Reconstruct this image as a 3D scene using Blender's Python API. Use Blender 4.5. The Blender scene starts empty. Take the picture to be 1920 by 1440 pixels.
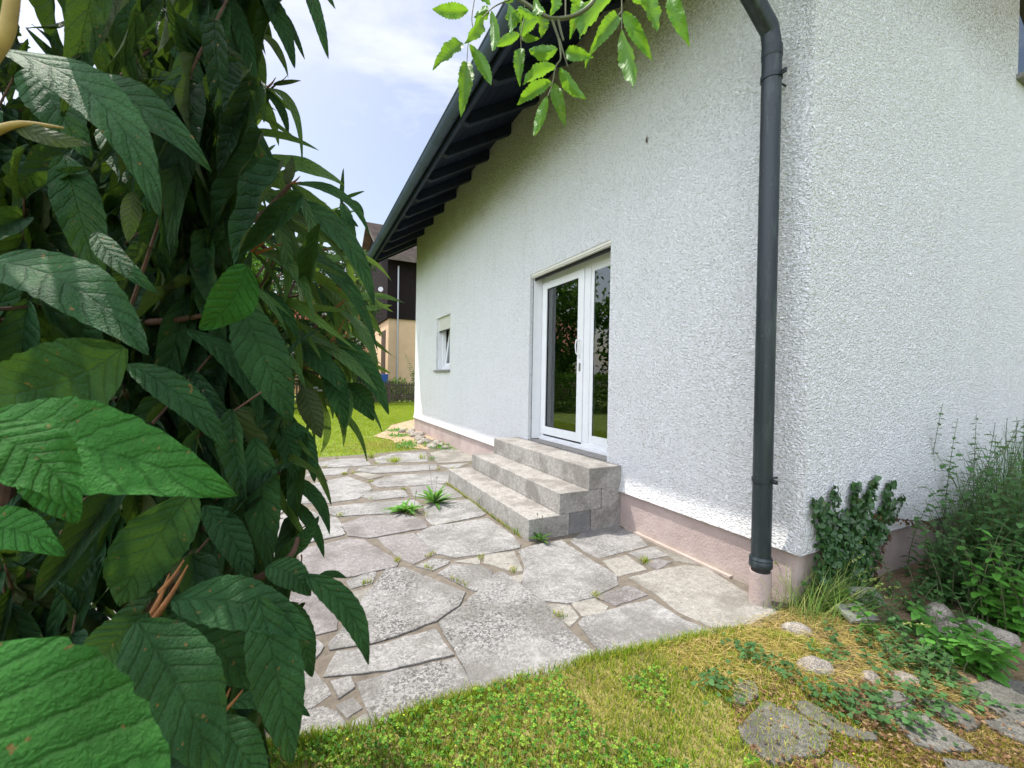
import bpy, bmesh, math, random
import numpy as np
from mathutils import Vector, Matrix
random.seed(7); rng=np.random.default_rng(7)
SC=bpy.context.scene; COL=SC.collection
# ------------------------------------------------------------------ camera
F=800.; CAMH=1.3; ROLL=math.radians(1.0); PITCH=math.radians(-.45); AZ=math.radians(26.3)
f=np.array([math.sin(AZ)*math.cos(PITCH),math.cos(AZ)*math.cos(PITCH),math.sin(PITCH)])
_r=np.array([math.cos(AZ),-math.sin(AZ),0]); _u=np.cross(_r,f)
r=_r*math.cos(ROLL)+_u*math.sin(ROLL); u=-_r*math.sin(ROLL)+_u*math.cos(ROLL)
C=np.array([0,0,CAMH])
cam=bpy.data.cameras.new('camera'); cam.sensor_width=36; cam.lens=F/1920*36; cam.clip_start=.02; cam.dof.use_dof=True; cam.dof.focus_distance=2.6; cam.dof.aperture_fstop=13; cam.clip_end=500
co=bpy.data.objects.new('camera',cam); COL.objects.link(co)
co.matrix_world=Matrix([[r[0],u[0],-f[0],C[0]],[r[1],u[1],-f[1],C[1]],[r[2],u[2],-f[2],C[2]],[0,0,0,1]])
SC.camera=co
def ray(x,y): return f+r*(x-960)/F-u*(y-720)/F
def D(x,y,d): return C+ray(x,y)*d
def g(x,y,z=0.): q=ray(x,y); return C+q*((z-CAMH)/q[2])
def PX(x,y,X): q=ray(x,y); return C+q*(X/q[0])
def PY(x,y,Y): q=ray(x,y); return C+q*(Y/q[1])
def pr(p):
    v=np.asarray(p)-C; z=v@f; return 960+F*(v@r)/z,720-F*(v@u)/z
# ------------------------------------------------------------------ light
SUN=Vector((-.31,.39,1)).normalized()
elev=math.asin(SUN.z); az=math.atan2(SUN.x,SUN.y)
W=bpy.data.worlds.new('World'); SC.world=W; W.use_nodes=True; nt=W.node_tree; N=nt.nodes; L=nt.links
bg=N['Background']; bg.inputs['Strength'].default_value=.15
sky=N.new('ShaderNodeTexSky'); sky.sky_type='NISHITA'; sky.sun_disc=False; sky.sun_elevation=elev; sky.sun_rotation=az
sky.air_density=1.3; sky.dust_density=2.2; sky.ozone_density=1.0
tc=N.new('ShaderNodeTexCoord'); mp=N.new('ShaderNodeMapping'); mp.inputs['Scale'].default_value=(1.6,1.6,3.2); mp.inputs['Rotation'].default_value=(0,.35,.5); mp.inputs['Location'].default_value=(.4,.1,.3)
no=N.new('ShaderNodeTexNoise'); no.inputs['Scale'].default_value=1.7; no.inputs['Detail'].default_value=8; no.inputs['Roughness'].default_value=.6; no.inputs['Distortion'].default_value=.35
cr=N.new('ShaderNodeValToRGB'); cr.color_ramp.elements[0].position=.44; cr.color_ramp.elements[1].position=.62
mx=N.new('ShaderNodeMixRGB'); mx.inputs[2].default_value=(3.25,3.4,3.85,1)
sc_=N.new('ShaderNodeMixRGB'); sc_.blend_type='MULTIPLY'; sc_.inputs[0].default_value=1; sc_.inputs[2].default_value=(.66,.60,.57,1)
# broad bright lobe added to the unseen western sky to lift the shaded walls
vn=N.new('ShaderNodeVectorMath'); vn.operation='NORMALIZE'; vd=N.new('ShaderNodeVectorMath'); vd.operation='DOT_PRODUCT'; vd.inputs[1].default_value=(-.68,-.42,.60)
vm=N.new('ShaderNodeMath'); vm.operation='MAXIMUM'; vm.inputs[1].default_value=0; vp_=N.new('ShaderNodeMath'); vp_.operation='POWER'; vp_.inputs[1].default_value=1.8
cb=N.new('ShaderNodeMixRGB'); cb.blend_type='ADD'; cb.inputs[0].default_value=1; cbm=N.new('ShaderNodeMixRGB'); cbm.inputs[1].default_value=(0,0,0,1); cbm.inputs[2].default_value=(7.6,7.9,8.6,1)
mu=N.new('ShaderNodeMath'); mu.operation='MULTIPLY'; mu.inputs[1].default_value=.8
L.new(tc.outputs['Generated'],mp.inputs[0]); L.new(mp.outputs[0],no.inputs['Vector']); L.new(no.outputs['Fac'],cr.inputs[0]); L.new(cr.outputs[0],mu.inputs[0]); L.new(mu.outputs[0],mx.inputs[0])
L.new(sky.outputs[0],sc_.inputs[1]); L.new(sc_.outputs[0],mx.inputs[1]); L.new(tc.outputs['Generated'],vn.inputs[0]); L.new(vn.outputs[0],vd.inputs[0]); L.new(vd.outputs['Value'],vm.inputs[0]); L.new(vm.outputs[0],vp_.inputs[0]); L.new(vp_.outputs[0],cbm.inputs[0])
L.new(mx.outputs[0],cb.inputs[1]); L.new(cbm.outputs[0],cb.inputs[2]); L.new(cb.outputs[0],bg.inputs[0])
sl=bpy.data.lights.new('sun','SUN'); sl.energy=2.7; sl.angle=math.radians(.6); sl.color=(1,.95,.87)
so=bpy.data.objects.new('sun',sl); COL.objects.link(so); so.rotation_euler=SUN.to_track_quat('Z','Y').to_euler(); so.location=(0,0,20)
SC.view_settings.view_transform='Standard'; SC.view_settings.look='None'; SC.view_settings.gamma=1; SC.view_settings.use_curve_mapping=False
SC.view_settings.exposure=1.08
SC.cycles.max_bounces=8; SC.cycles.diffuse_bounces=4; SC.cycles.transparent_max_bounces=12

# ------------------------------------------------------------------ object helpers
def tag(o,label=None,cat=None,group=None,kind=None):
    if label: o['label']=label
    if cat: o['category']=cat
    if group: o['group']=group
    if kind: o['kind']=kind
    return o
def empty(name,loc=(0,0,0),rz=0,**k):
    o=bpy.data.objects.new(name,None); o.empty_display_size=.1; COL.objects.link(o); o.location=loc; o.rotation_euler=(0,0,rz); tag(o,**k); return o
def link(name,me,m,parent=None,loc=None,**k):
    o=bpy.data.objects.new(name,me); COL.objects.link(o)
    for q in (m if isinstance(m,(list,tuple)) else [m]): me.materials.append(q)
    if parent is not None:
        o.parent=parent                      # children are given in the parent's own space
    if loc is not None: o.location=loc
    tag(o,**k); return o
def npmesh(name,V,Fs,UV=None,smooth=False):
    """V (n,3); Fs list of (m,k) index arrays; UV per loop (concatenated)."""
    me=bpy.data.meshes.new(name); V=np.asarray(V,np.float32); me.vertices.add(len(V)); me.vertices.foreach_set('co',V.ravel())
    Fs=[np.asarray(q,np.int32) for q in Fs if len(q)]
    loops=np.concatenate([q.ravel() for q in Fs]); tot=np.concatenate([np.full(len(q),q.shape[1],np.int32) for q in Fs])
    st=np.concatenate([[0],np.cumsum(tot)[:-1]]).astype(np.int32)
    me.loops.add(len(loops)); me.loops.foreach_set('vertex_index',loops)
    me.polygons.add(len(tot)); me.polygons.foreach_set('loop_start',st)
    if smooth: me.polygons.foreach_set('use_smooth',np.ones(len(tot),bool))
    if UV is not None:
        ul=me.uv_layers.new(name='UVMap'); ul.data.foreach_set('uv',np.asarray(UV,np.float32)[loops].ravel())
    me.update(calc_edges=True); me.validate(); return me
class MB:
    def __init__(s): s.v=[]; s.f=[]
    def add(s,vs,fs):
        n=len(s.v); s.v+=[tuple(map(float,q)) for q in vs]; s.f+=[tuple(n+i for i in q) for q in fs]; return s
    def box(s,a,b):
        (x0,y0,z0),(x1,y1,z1)=a,b
        return s.add([(x0,y0,z0),(x1,y0,z0),(x1,y1,z0),(x0,y1,z0),(x0,y0,z1),(x1,y0,z1),(x1,y1,z1),(x0,y1,z1)],[(0,3,2,1),(4,5,6,7),(0,1,5,4),(1,2,6,5),(2,3,7,6),(3,0,4,7)])
    def prism(s,poly,d):   # poly 3d pts, extruded by d
        n=len(poly); d=np.array(d); A=[np.array(p) for p in poly]; B=[p+d for p in A]
        return s.add(A+B,[tuple(range(n))[::-1],tuple(range(n,2*n))]+[(i,(i+1)%n,n+(i+1)%n,n+i) for i in range(n)])
    def tube(s,pts,rad,n=10,cap=True):
        pts=[Vector(p) for p in pts]; m=len(pts)
        if not hasattr(rad,'__len__'): rad=[rad]*m
        vs=[]; ref=None
        for i,p in enumerate(pts):
            t=(pts[min(i+1,m-1)]-pts[max(i-1,0)]).normalized()
            if ref is None: ref=t.orthogonal().normalized()
            ref=(ref-t*ref.dot(t)).normalized(); b=t.cross(ref)
            for k in range(n):
                a=2*math.pi*k/n; vs.append(p+(ref*math.cos(a)+b*math.sin(a))*rad[i])
        fs=[(i*n+k,i*n+(k+1)%n,(i+1)*n+(k+1)%n,(i+1)*n+k) for i in range(m-1) for k in range(n)]
        if cap: fs+=[tuple(range(n))[::-1],tuple(range((m-1)*n,m*n))]
        return s.add(vs,fs)
    def build(s,name,m,parent=None,smooth=False,bevel=0,seg=2,**k):
        me=bpy.data.meshes.new(name); me.from_pydata(s.v,[],s.f)
        bm=bmesh.new(); bm.from_mesh(me); bmesh.ops.recalc_face_normals(bm,faces=bm.faces)
        if bevel: bmesh.ops.bevel(bm,geom=bm.edges,offset=bevel,segments=seg,affect='EDGES',profile=.6,clamp_overlap=True)
        bm.to_mesh(me); bm.free()
        if smooth:
            me.polygons.foreach_set('use_smooth',np.ones(len(me.polygons),bool)); me.set_sharp_from_angle(angle=math.radians(40))
        return link(name,me,m,parent,**k)
# ------------------------------------------------------------------ material helpers
class G:
    def __init__(s,name):
        s.m=bpy.data.materials.new(name); s.m.use_nodes=True; s.t=s.m.node_tree; s.N=s.t.nodes; s.b=s.N['Principled BSDF']; s.o=s.N['Material Output']
        s.geo=None
    def n(s,typ,**k):
        q=s.N.new('ShaderNode'+typ)
        for a,v in k.items():
            if a.startswith('_'): setattr(q,a[1:],v)
            else: s.set(q,a.replace('__',' '),v)
        return q
    def set(s,q,key,v):
        i=q.inputs[int(key[1:])] if key[0]=='i' and key[1:].isdigit() else q.inputs[key]
        if hasattr(v,'is_output') : s.t.links.new(v,i)
        elif hasattr(v,'__len__') and len(v)==3 and i.type=='RGBA': i.default_value=(*v,1)
        else: i.default_value=v
    def pos(s):
        if not s.geo: s.geo=s.N.new('ShaderNodeNewGeometry')
        return s.geo.outputs['Position']
    def noise(s,scale,detail=4,rough=.55,vec=None,dist=0):
        q=s.n('TexNoise',Scale=scale,Detail=detail,Roughness=rough,Distortion=dist,Vector=vec or s.pos()); return q.outputs['Fac']
    def voro(s,scale,vec=None,feature='F1',out='Distance',rnd=1):
        q=s.n('TexVoronoi',_feature=feature,Scale=scale,Vector=vec or s.pos(),Randomness=rnd); return q.outputs[out]
    def ramp(s,fac,*st):
        q=s.N.new('ShaderNodeValToRGB'); s.t.links.new(fac,q.inputs[0]); e=q.color_ramp.elements
        while len(e)<len(st): e.new(.5)
        for i,(p,c) in enumerate(st): e[i].position=p; e[i].color=(c,c,c,1) if not hasattr(c,'__len__') else (*c,1)
        return q.outputs[0]
    def mix(s,fac,a,b,mode='MIX'):
        q=s.N.new('ShaderNodeMixRGB'); q.blend_type=mode
        for i,v in enumerate((fac,a,b)):
            if hasattr(v,'is_output'): s.t.links.new(v,q.inputs[i])
            elif i==0: q.inputs[0].default_value=v
            else: q.inputs[i].default_value=(*v,1) if hasattr(v,'__len__') else (v,v,v,1)
        return q.outputs[0]
    def math(s,op,a,b=0.,c=None,clamp=False):
        q=s.N.new('ShaderNodeMath'); q.operation=op; q.use_clamp=clamp
        for i,v in enumerate((a,b) if c is None else (a,b,c)):
            if hasattr(v,'is_output'): s.t.links.new(v,q.inputs[i])
            else: q.inputs[i].default_value=v
        return q.outputs[0]
    def sep(s,v):
        q=s.N.new('ShaderNodeSeparateXYZ'); s.t.links.new(v,q.inputs[0]); return q.outputs
    def bump(s,h,dist=.01,strength=1.,normal=None):
        q=s.n('Bump',Height=h,Distance=dist,Strength=strength)
        if normal: s.t.links.new(normal,q.inputs['Normal'])
        return q.outputs[0]
    def fin(s,col=None,rough=.7,normal=None,metal=0,spec=.5,**k):
        if col is not None: s.set(s.b,'Base Color',col)
        s.set(s.b,'Roughness',rough); s.set(s.b,'Metallic',metal); s.set(s.b,'Specular IOR Level',spec)
        if normal: s.set(s.b,'Normal',normal)
        for a,v in k.items(): s.set(s.b,a.replace('__',' '),v)
        return s.m
    def uv(s):
        q=s.N.new('ShaderNodeUVMap'); return q.outputs[0]
    def transl(s,col,fac,normal=None):
        t=s.n('BsdfTranslucent',Color=col)
        if normal: s.set(t,'Normal',normal)
        m=s.N.new('ShaderNodeMixShader'); s.t.links.new(s.b.outputs[0],m.inputs[1]); s.t.links.new(t.outputs[0],m.inputs[2])
        s.set(m,'i0',fac); s.t.links.new(m.outputs[0],s.o.inputs[0]); return s.m
def simple(name,col,rough=.6,var=.25,scale=8,bump=0,bscale=60,metal=0,spec=.5):
    q=G(name); n=q.noise(scale,5); c=q.mix(q.ramp(n,(.3,0),(.75,1)),[x*(1-var) for x in col],[min(1,x*(1+var)) for x in col])
    return q.fin(c,rough,q.bump(q.noise(bscale,4),bump) if bump else None,metal,spec)
def m_stucco():
    q=G('white_stucco'); p=q.pos()
    mp=q.n('Mapping',Vector=p); mp.inputs['Scale'].default_value=(1,1,1.5)
    d=q.n('TexNoise',Scale=25.,Detail=2.,Vector=p); dv=q.n('VectorMath',_operation='SCALE',i0=d.outputs['Color']); dv.inputs['Scale'].default_value=.035
    ad=q.n('VectorMath',_operation='ADD',i0=mp.outputs[0],i1=dv.outputs[0])
    v=q.voro(50,ad.outputs[0],'SMOOTH_F1'); n=q.noise(66,3,.6,ad.outputs[0]); n2=q.noise(26,2,.5,ad.outputs[0])
    h=q.math('ADD',q.math('MULTIPLY',q.ramp(v,(.1,1),(.62,0)),.55),q.math('ADD',q.math('MULTIPLY',q.ramp(n,(.35,0),(.6,1)),.55),q.math('MULTIPLY',n2,.4)))
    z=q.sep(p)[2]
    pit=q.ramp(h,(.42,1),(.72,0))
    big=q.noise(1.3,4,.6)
    top=q.math('MULTIPLY',q.ramp(q.math('ADD',q.math('DIVIDE',z,5.,clamp=True),q.math('MULTIPLY',big,.1)),(.81,0),(.97,1)),1.)  # height mask below the eave: dirt speckle plus eave shade painted into the colour
    dirt_shade=q.math('MULTIPLY',pit,q.math('ADD',q.math('ADD',.14,q.math('MULTIPLY',q.ramp(big,(.45,0),(.7,1)),.16)),top),clamp=True)
    c=q.mix(q.math('MULTIPLY',q.ramp(h,(.30,1),(.52,0)),.22),(.87,.88,.91),(.33,.35,.37)); c=q.mix(dirt_shade,c,(.24,.23,.15))
    st=q.n('Mapping',Vector=p); st.inputs['Scale'].default_value=(3.5,3.5,.35); sn=q.noise(2.2,5,.65,st.outputs[0]); c=q.mix(q.math('MULTIPLY',q.ramp(sn,(.50,0),(.78,1)),.13),c,(.50,.52,.50))
    spl=q.ramp(q.math('ADD',z,q.math('MULTIPLY',q.noise(14,4,.7),.35)),(.45,1),(.75,0)); c=q.mix(q.math('MULTIPLY',spl,.22),c,(.45,.40,.32))
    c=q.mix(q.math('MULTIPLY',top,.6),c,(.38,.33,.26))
    return q.fin(c,.9,q.bump(h,.016,1.),spec=.25)
def m_plinth():
    q=G('pink_plinth_paint'); n=q.noise(3,5); c=q.mix(q.ramp(n,(.35,0),(.7,1)),(.37,.29,.268),(.46,.375,.348))
    z=q.sep(q.pos())[2]; low=q.ramp(q.math('ADD',z,q.math('MULTIPLY',q.noise(9,5,.7),.12)),(.06,1),(.13,0))
    c=q.mix(q.math('MULTIPLY',low,.5),c,(.42,.36,.29))
    return q.fin(c,.75,q.bump(q.math('ADD',q.noise(55,5,.6),q.math('MULTIPLY',q.noise(6,2),2.)),.006),spec=.3)
def m_stone(name,a,b,dark,patch=(.55,.7),fine=260,amt=.8,off=0,rough=.85,bsc=.004):
    q=G(name); mp=q.n('Mapping',Vector=q.pos()); mp.inputs['Location'].default_value=(off,off*1.7,off*.3); p=mp.outputs[0]
    big=q.noise(2.6,5,.65,p,.3); med=q.noise(26,5,.75,p,.6); fi=q.noise(fine,3,.75,p); sp=q.noise(62,3,.75,p,.8)
    c=q.mix(q.ramp(med,(.38,0),(.62,1)),a,b)
    pm=q.math('MULTIPLY',q.ramp(big,(patch[0]-.1,.06),(patch[1],1)),q.ramp(q.math('ADD',q.math('MULTIPLY',sp,.7),q.math('MULTIPLY',med,.3)),(.47,0),(.54,1)))
    c=q.mix(q.math('MULTIPLY',pm,amt),c,dark)
    c=q.mix(q.math('MULTIPLY',q.ramp(q.noise(75,3,.75,p,.7),(.54,0),(.60,1)),.5),c,[x*.5 for x in a]); c=q.mix(q.math('MULTIPLY',q.ramp(q.noise(3.2,5,.65,p),(.46,0),(.60,1)),.6),c,[a[0]*.55,a[1]*.53,a[2]*.5])
    c=q.mix(.85,c,q.ramp(fi,(.3,.5),(.7,1.3)),'MULTIPLY')
    h=q.math('ADD',med,q.math('ADD',q.math('MULTIPLY',fi,.35),q.math('MULTIPLY',sp,.6)))
    return q.fin(c,rough,q.bump(h,bsc),spec=.3)
def m_leaf(name,top,top2,under,veins=9,transl=.25,spec=.4,rough=.42,pucker=.0016,tcol=None,dark=.36,retic=55,slope=3.0):
    """UV: x across 0..1, y along 0..1"""
    q=G(name); uv=q.uv(); s=q.sep(uv); ua=q.math('ABSOLUTE',q.math('SUBTRACT',s[0],.5))
    oi=q.n('ObjectInfo')
    t=q.math('SUBTRACT',q.math('MULTIPLY',s[1],veins),q.math('MULTIPLY',ua,slope)); 
    wob=q.math('ADD',q.math('MULTIPLY',q.noise(60,2),.5),q.math('MULTIPLY',q.noise(9,2),1.6)); fr=q.math('FRACT',q.math('ADD',t,wob))
    lat=q.math('ABSOLUTE',q.math('SUBTRACT',fr,.5))            # .5 at the vein
    vein=q.ramp(lat,(.38,0),(.49,1)); mid=q.ramp(ua,(.008,1),(.035,0))
    v=q.math('MAXIMUM',vein,mid)
    wv=q.n('VectorMath',_operation='ADD',i0=q.pos(),i1=q.n('TexNoise',Scale=180.).outputs['Color']); re=q.noise(retic*5,2,.5,None,.8); pk=q.ramp(re,(.38,0),(.62,1))
    isl=q.math('MULTIPLY',q.ramp(lat,(.0,1),(.5,0)),1)
    n=q.noise(22,3); c=q.mix(q.ramp(n,(.35,0),(.7,1)),top,top2)
    c=q.mix(q.math('MULTIPLY',v,dark),c,[x*.35 for x in top]); c=q.mix(q.math('MULTIPLY',q.ramp(pk,(0,1),(.5,0)),.35),c,[x*.55 for x in top])
    geo=q.N.new('ShaderNodeNewGeometry'); rnd=geo.outputs['Random Per Island']
    if name=='fresh_leaflet': rnd=oi.outputs['Random']; c=q.mix(q.ramp(q.noise(35,2),(.58,0),(.72,.6)),c,(.30,.30,.03))
    c=q.mix(1,c,q.ramp(rnd,(0,.6),(1,1.35)),'MULTIPLY')
    if veins==9: c=q.mix(q.ramp(q.noise(130,2,.5),(.70,0),(.74,1)),c,(.14,.09,.03)); c=q.mix(1,c,q.ramp(q.noise(7,3,.6),(.3,.72),(.7,1.25)),'MULTIPLY')
    col=q.mix(geo.outputs['Backfacing'],c,under)
    h=q.math('ADD',q.math('MULTIPLY',isl,.6),q.math('SUBTRACT',q.math('ADD',q.math('MULTIPLY',pk,.35),q.math('MULTIPLY',q.noise(420,3,.7),.6)),q.math('MULTIPLY',v,.45)))
    nm=q.bump(h,pucker); q.fin(col,rough,nm,spec=spec)
    return q.transl(tcol or [min(1,x*2.2) for x in top2],transl,nm)
def m_blade(name,cols,transl=.3,rough=.55,tc=None):
    """UV x = random, y = height"""
    q=G(name); s=q.sep(q.uv()); n=len(cols); c=q.ramp(s[0],*[(i/(n-1),x) for i,x in enumerate(cols)])
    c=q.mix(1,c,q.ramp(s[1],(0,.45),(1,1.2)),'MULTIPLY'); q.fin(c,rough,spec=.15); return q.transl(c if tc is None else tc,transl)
M={}
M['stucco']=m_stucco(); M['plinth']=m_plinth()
M['pvc']=simple('white_frame_plastic',(.74,.75,.77),.35,.03)
M['shutter']=simple('cream_shutter_plastic',(.62,.61,.55),.45,.05)
M['rubber']=simple('black_rubber_seal',(.012,.012,.014),.6,.2)
M['steel']=simple('brushed_steel',(.45,.45,.45),.35,.1,metal=.9)
q=G('dark_painted_pipe'); mp=q.n('Mapping',Vector=q.pos()); mp.inputs['Scale'].default_value=(1,1,.16); n1=q.noise(22,5,.7,mp.outputs[0]); n2=q.noise(90,3,.7); c=q.mix(q.ramp(n1,(.50,0),(.72,1)),(.018,.026,.032),(.045,.062,.062)); c=q.mix(q.math('MULTIPLY',q.ramp(n2,(.66,0),(.72,1)),.5),c,(.16,.19,.17)); M['pipe']=q.fin(c,.42,q.bump(n1,.0006),0.2)
M['zinc']=simple('dark_patina_metal',(.022,.030,.036),.45,.35,3,.0006,40,.3)
M['copper']=simple('green_grey_gutter_metal',(.075,.10,.15),.7,.2,2,.001,30,.1,.2)
M['soffit']=simple('dark_stained_boards',(.012,.018,.036),.7,.3,6,.002,30,0,.15)
M['rafter']=simple('dark_stained_rafter',(.012,.018,.036),.6,.3,6,.002,30,0,.25)
M['tile']=simple('weathered_roof_tile',(.13,.10,.085),.8,.4,3,.006,20)
M['redtile']=simple('red_roof_tile',(.42,.15,.08),.8,.35,5,.006,20)
M['sillgrey']=simple('grey_stone_sill',(.2,.2,.19),.7,.2,20,.001)
M['tiles']=simple('grey_threshold_tile',(.24,.225,.205),.6,.15,14,.001)
M['mortar']=simple('sandy_mortar',(.15,.128,.10),.95,.3,14,.012,60)
M['granite']=m_stone('granite_step',(.28,.265,.245),(.46,.44,.405),(.12,.11,.095),(.48,.75),220,.45,3,.85,.003)
M['granite2']=m_stone('grey_granite_block',(.22,.22,.22),(.30,.30,.30),(.12,.12,.12),(.5,.7),300,.7,9,.85,.003)
M['s1']=m_stone('pale_flagstone',(.25,.245,.235),(.425,.415,.40),(.08,.075,.07),(.48,.64),240,.85,0)
M['s2']=m_stone('speckled_flagstone',(.25,.245,.235),(.425,.415,.40),(.05,.048,.045),(.40,.58),240,.9,5)
M['s3']=m_stone('mauve_flagstone',(.20,.186,.18),(.345,.325,.315),(.09,.08,.078),(.42,.62),240,.7,11)
M['s4']=m_stone('buff_flagstone',(.25,.238,.21),(.385,.368,.33),(.15,.13,.10),(.55,.75),240,.6,17)
M['slab']=m_stone('weathered_gneiss',(.15,.145,.125),(.27,.255,.22),(.06,.058,.045),(.45,.6),200,.8,23,.85,.010)
M['rock']=m_stone('pale_river_rock',(.36,.32,.27),(.54,.49,.43),(.15,.13,.10),(.45,.65),160,.8,29,.85,.014)
M['soil']=simple('dry_garden_soil',(.19,.13,.075),.98,.4,9,.02,50)
M['drysoil']=simple('pale_bare_soil',(.42,.31,.20),.98,.3,6,.02,40)
M['ground']=simple('turf_soil',(.14,.20,.02),.98,.4,3,.02,30)
M['ochre']=simple('ochre_render',(.66,.46,.29),.9,.08,2,.004,50)
M['cream']=simple('peach_render',(.70,.42,.25),.9,.08,2,.004,50)
M['barnwood']=None
q=G('dark_barn_boards'); s=q.sep(q.pos()); b=q.math('FRACT',q.math('MULTIPLY',q.math('ADD',s[0],s[1]),6)); gp=q.ramp(b,(.0,0),(.08,1))
M['barnwood']=q.fin(q.mix(gp,(.006,.005,.006),q.mix(q.noise(5,4),(.012,.010,.011),(.024,.017,.016))),.85,q.bump(gp,.02),0,.08)
M['fence']=simple('old_brown_fence_wood',(.075,.055,.04),.85,.4,8,.003)
M['blue']=simple('blue_bin_plastic',(.02,.10,.38),.4,.1)
M['gatemetal']=simple('grey_corrugated_metal',(.11,.11,.115),.5,.2,3,metal=.3)
M['bark']=simple('brown_bark',(.09,.06,.04),.9,.4,30,.004,80)
M['woolly']=simple('woolly_brown_stem',(.085,.045,.03),.95,.4,40,.0015,300)
M['rust']=simple('rusty_woolly_bud',(.26,.11,.04),.95,.3,60,.0012,300)
M['twig']=simple('green_brown_twig',(.10,.11,.05),.6,.3,30,.0005,200)
M['curtain']=simple('grey_curtain_cloth',(.4,.38,.36),.9,.1)
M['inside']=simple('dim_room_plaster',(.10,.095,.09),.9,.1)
M['flower']=simple('yellow_petal',(.8,.6,.02),.6,.1)
M['deadleaf']=m_blade('dry_fallen_leaf',[(.08,.045,.025),(.20,.11,.055),(.34,.23,.13)],.15)
q=G('window_glass'); fr=q.N.new('ShaderNodeFresnel'); fr.inputs[0].default_value=2.2
gl=q.n('BsdfGlossy',Roughness=.0,Color=(.95,1,1)); tr=q.n('BsdfTransparent',Color=(.72,.78,.78)); ms=q.N.new('ShaderNodeMixShader')
q.t.links.new(fr.outputs[0],ms.inputs[0]); q.t.links.new(tr.outputs[0],ms.inputs[1]); q.t.links.new(gl.outputs[0],ms.inputs[2]); q.t.links.new(ms.outputs[0],q.o.inputs[0]); M['glass']=q.m
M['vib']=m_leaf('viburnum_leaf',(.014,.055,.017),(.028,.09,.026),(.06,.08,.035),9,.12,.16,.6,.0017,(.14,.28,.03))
M['vibfill']=m_leaf('viburnum_leaf_painted_shade',(.010,.038,.015),(.02,.064,.022),(.05,.07,.03),9,.12,.2,.55,.0016,(.16,.30,.03))  # same leaf, darkened: the bush's inner shadow put into the colour
M['vibfringe']=m_leaf('viburnum_leaf_painted_sun',(.04,.11,.035),(.08,.17,.045),(.10,.15,.05),9,.28,.25,.5,.0014,(.26,.42,.06))  # same leaf, lightened and yellowed: sunlight on the fringe put into the colour
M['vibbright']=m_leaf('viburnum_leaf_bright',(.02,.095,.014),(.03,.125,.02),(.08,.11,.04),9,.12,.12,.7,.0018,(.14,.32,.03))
M['ash']=m_leaf('fresh_leaflet',(.05,.16,.02),(.085,.23,.03),(.10,.24,.05),11,.42,.3,.45,.0004,(.24,.46,.025),.25)
M['ivy']=m_leaf('ivy_leaf',(.025,.075,.02),(.045,.11,.028),(.07,.11,.04),4,.1,.5,.35,.0004)
M['weed']=m_leaf('weed_leaf',(.05,.13,.035),(.075,.18,.05),(.10,.17,.07),6,.25,.3,.55,.0006,(.16,.34,.05))
M['weedb']=m_leaf('bright_weed_leaf',(.07,.22,.03),(.10,.28,.04),(.12,.22,.06),6,.3,.3,.5,.0006,(.2,.5,.04))
M['dand']=m_leaf('dandelion_leaf',(.08,.24,.03),(.14,.34,.04),(.1,.2,.06),4,.25,.3,.5,.0006,(.2,.45,.05))
M['clover']=m_blade('clover_leaf',[(.045,.16,.02),(.09,.26,.03),(.19,.38,.04),(.34,.50,.06)],.35)
M['lawn']=m_blade('lawn_blades',[(.26,.36,.008),(.35,.46,.012),(.44,.54,.02),(.52,.56,.06)],.5)
M['turf']=m_blade('mixed_turf_blades',[(.08,.22,.01),(.20,.37,.02),(.40,.47,.04),(.58,.48,.13),(.64,.50,.20)],.4)
M['straw']=m_blade('straw_blades',[(.24,.26,.04),(.46,.37,.10),(.60,.45,.17),(.70,.55,.26)],.35)
M['tallgrass']=m_blade('tall_grass_blades',[(.08,.18,.03),(.14,.27,.04),(.28,.38,.08),(.50,.50,.20)],.35)
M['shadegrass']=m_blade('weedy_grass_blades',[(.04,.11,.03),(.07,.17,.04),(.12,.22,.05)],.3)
M['tree']=m_blade('tree_foliage',[(.02,.055,.015),(.035,.085,.02),(.06,.13,.03),(.10,.19,.04)],.3)
M['hedge']=m_blade('hedge_foliage',[(.05,.12,.02),(.09,.21,.03),(.16,.32,.04),(.24,.44,.05)],.4)
# ------------------------------------------------------------------ vectorised scatter
def norm(a): return a/np.maximum(np.linalg.norm(a,axis=-1,keepdims=True),1e-9)
def scatter(name,T,P,A,Nn,S,uvr=None,smooth=True):
    """T=(verts(x across,y along,z up),quads,uv); P base points, A axis dirs, Nn approx normals, S (n,3) scale"""
    tv,tf,tu=T; P=np.asarray(P,float); A=norm(np.asarray(A,float)); X=norm(np.cross(A,Nn)); Z=np.cross(X,A)
    S=np.asarray(S,float)
    v=tv[None]*S[:,None,:]; V=P[:,None,:]+v[...,0:1]*X[:,None]+v[...,1:2]*A[:,None]+v[...,2:3]*Z[:,None]
    n,k=len(P),len(tv); V=V.reshape(-1,3)
    Fs=[(q[None]+(np.arange(n)*k)[:,None,None]).reshape(-1,q.shape[1]) for q in tf]
    if uvr is not None: UV=np.empty((n,k,2)); UV[...,0]=uvr[:,None]; UV[...,1]=tu[None,:,1]
    else: UV=np.broadcast_to(tu[None],(n,k,2))
    return npmesh(name,V,Fs,UV.reshape(-1,2),smooth)
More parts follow.
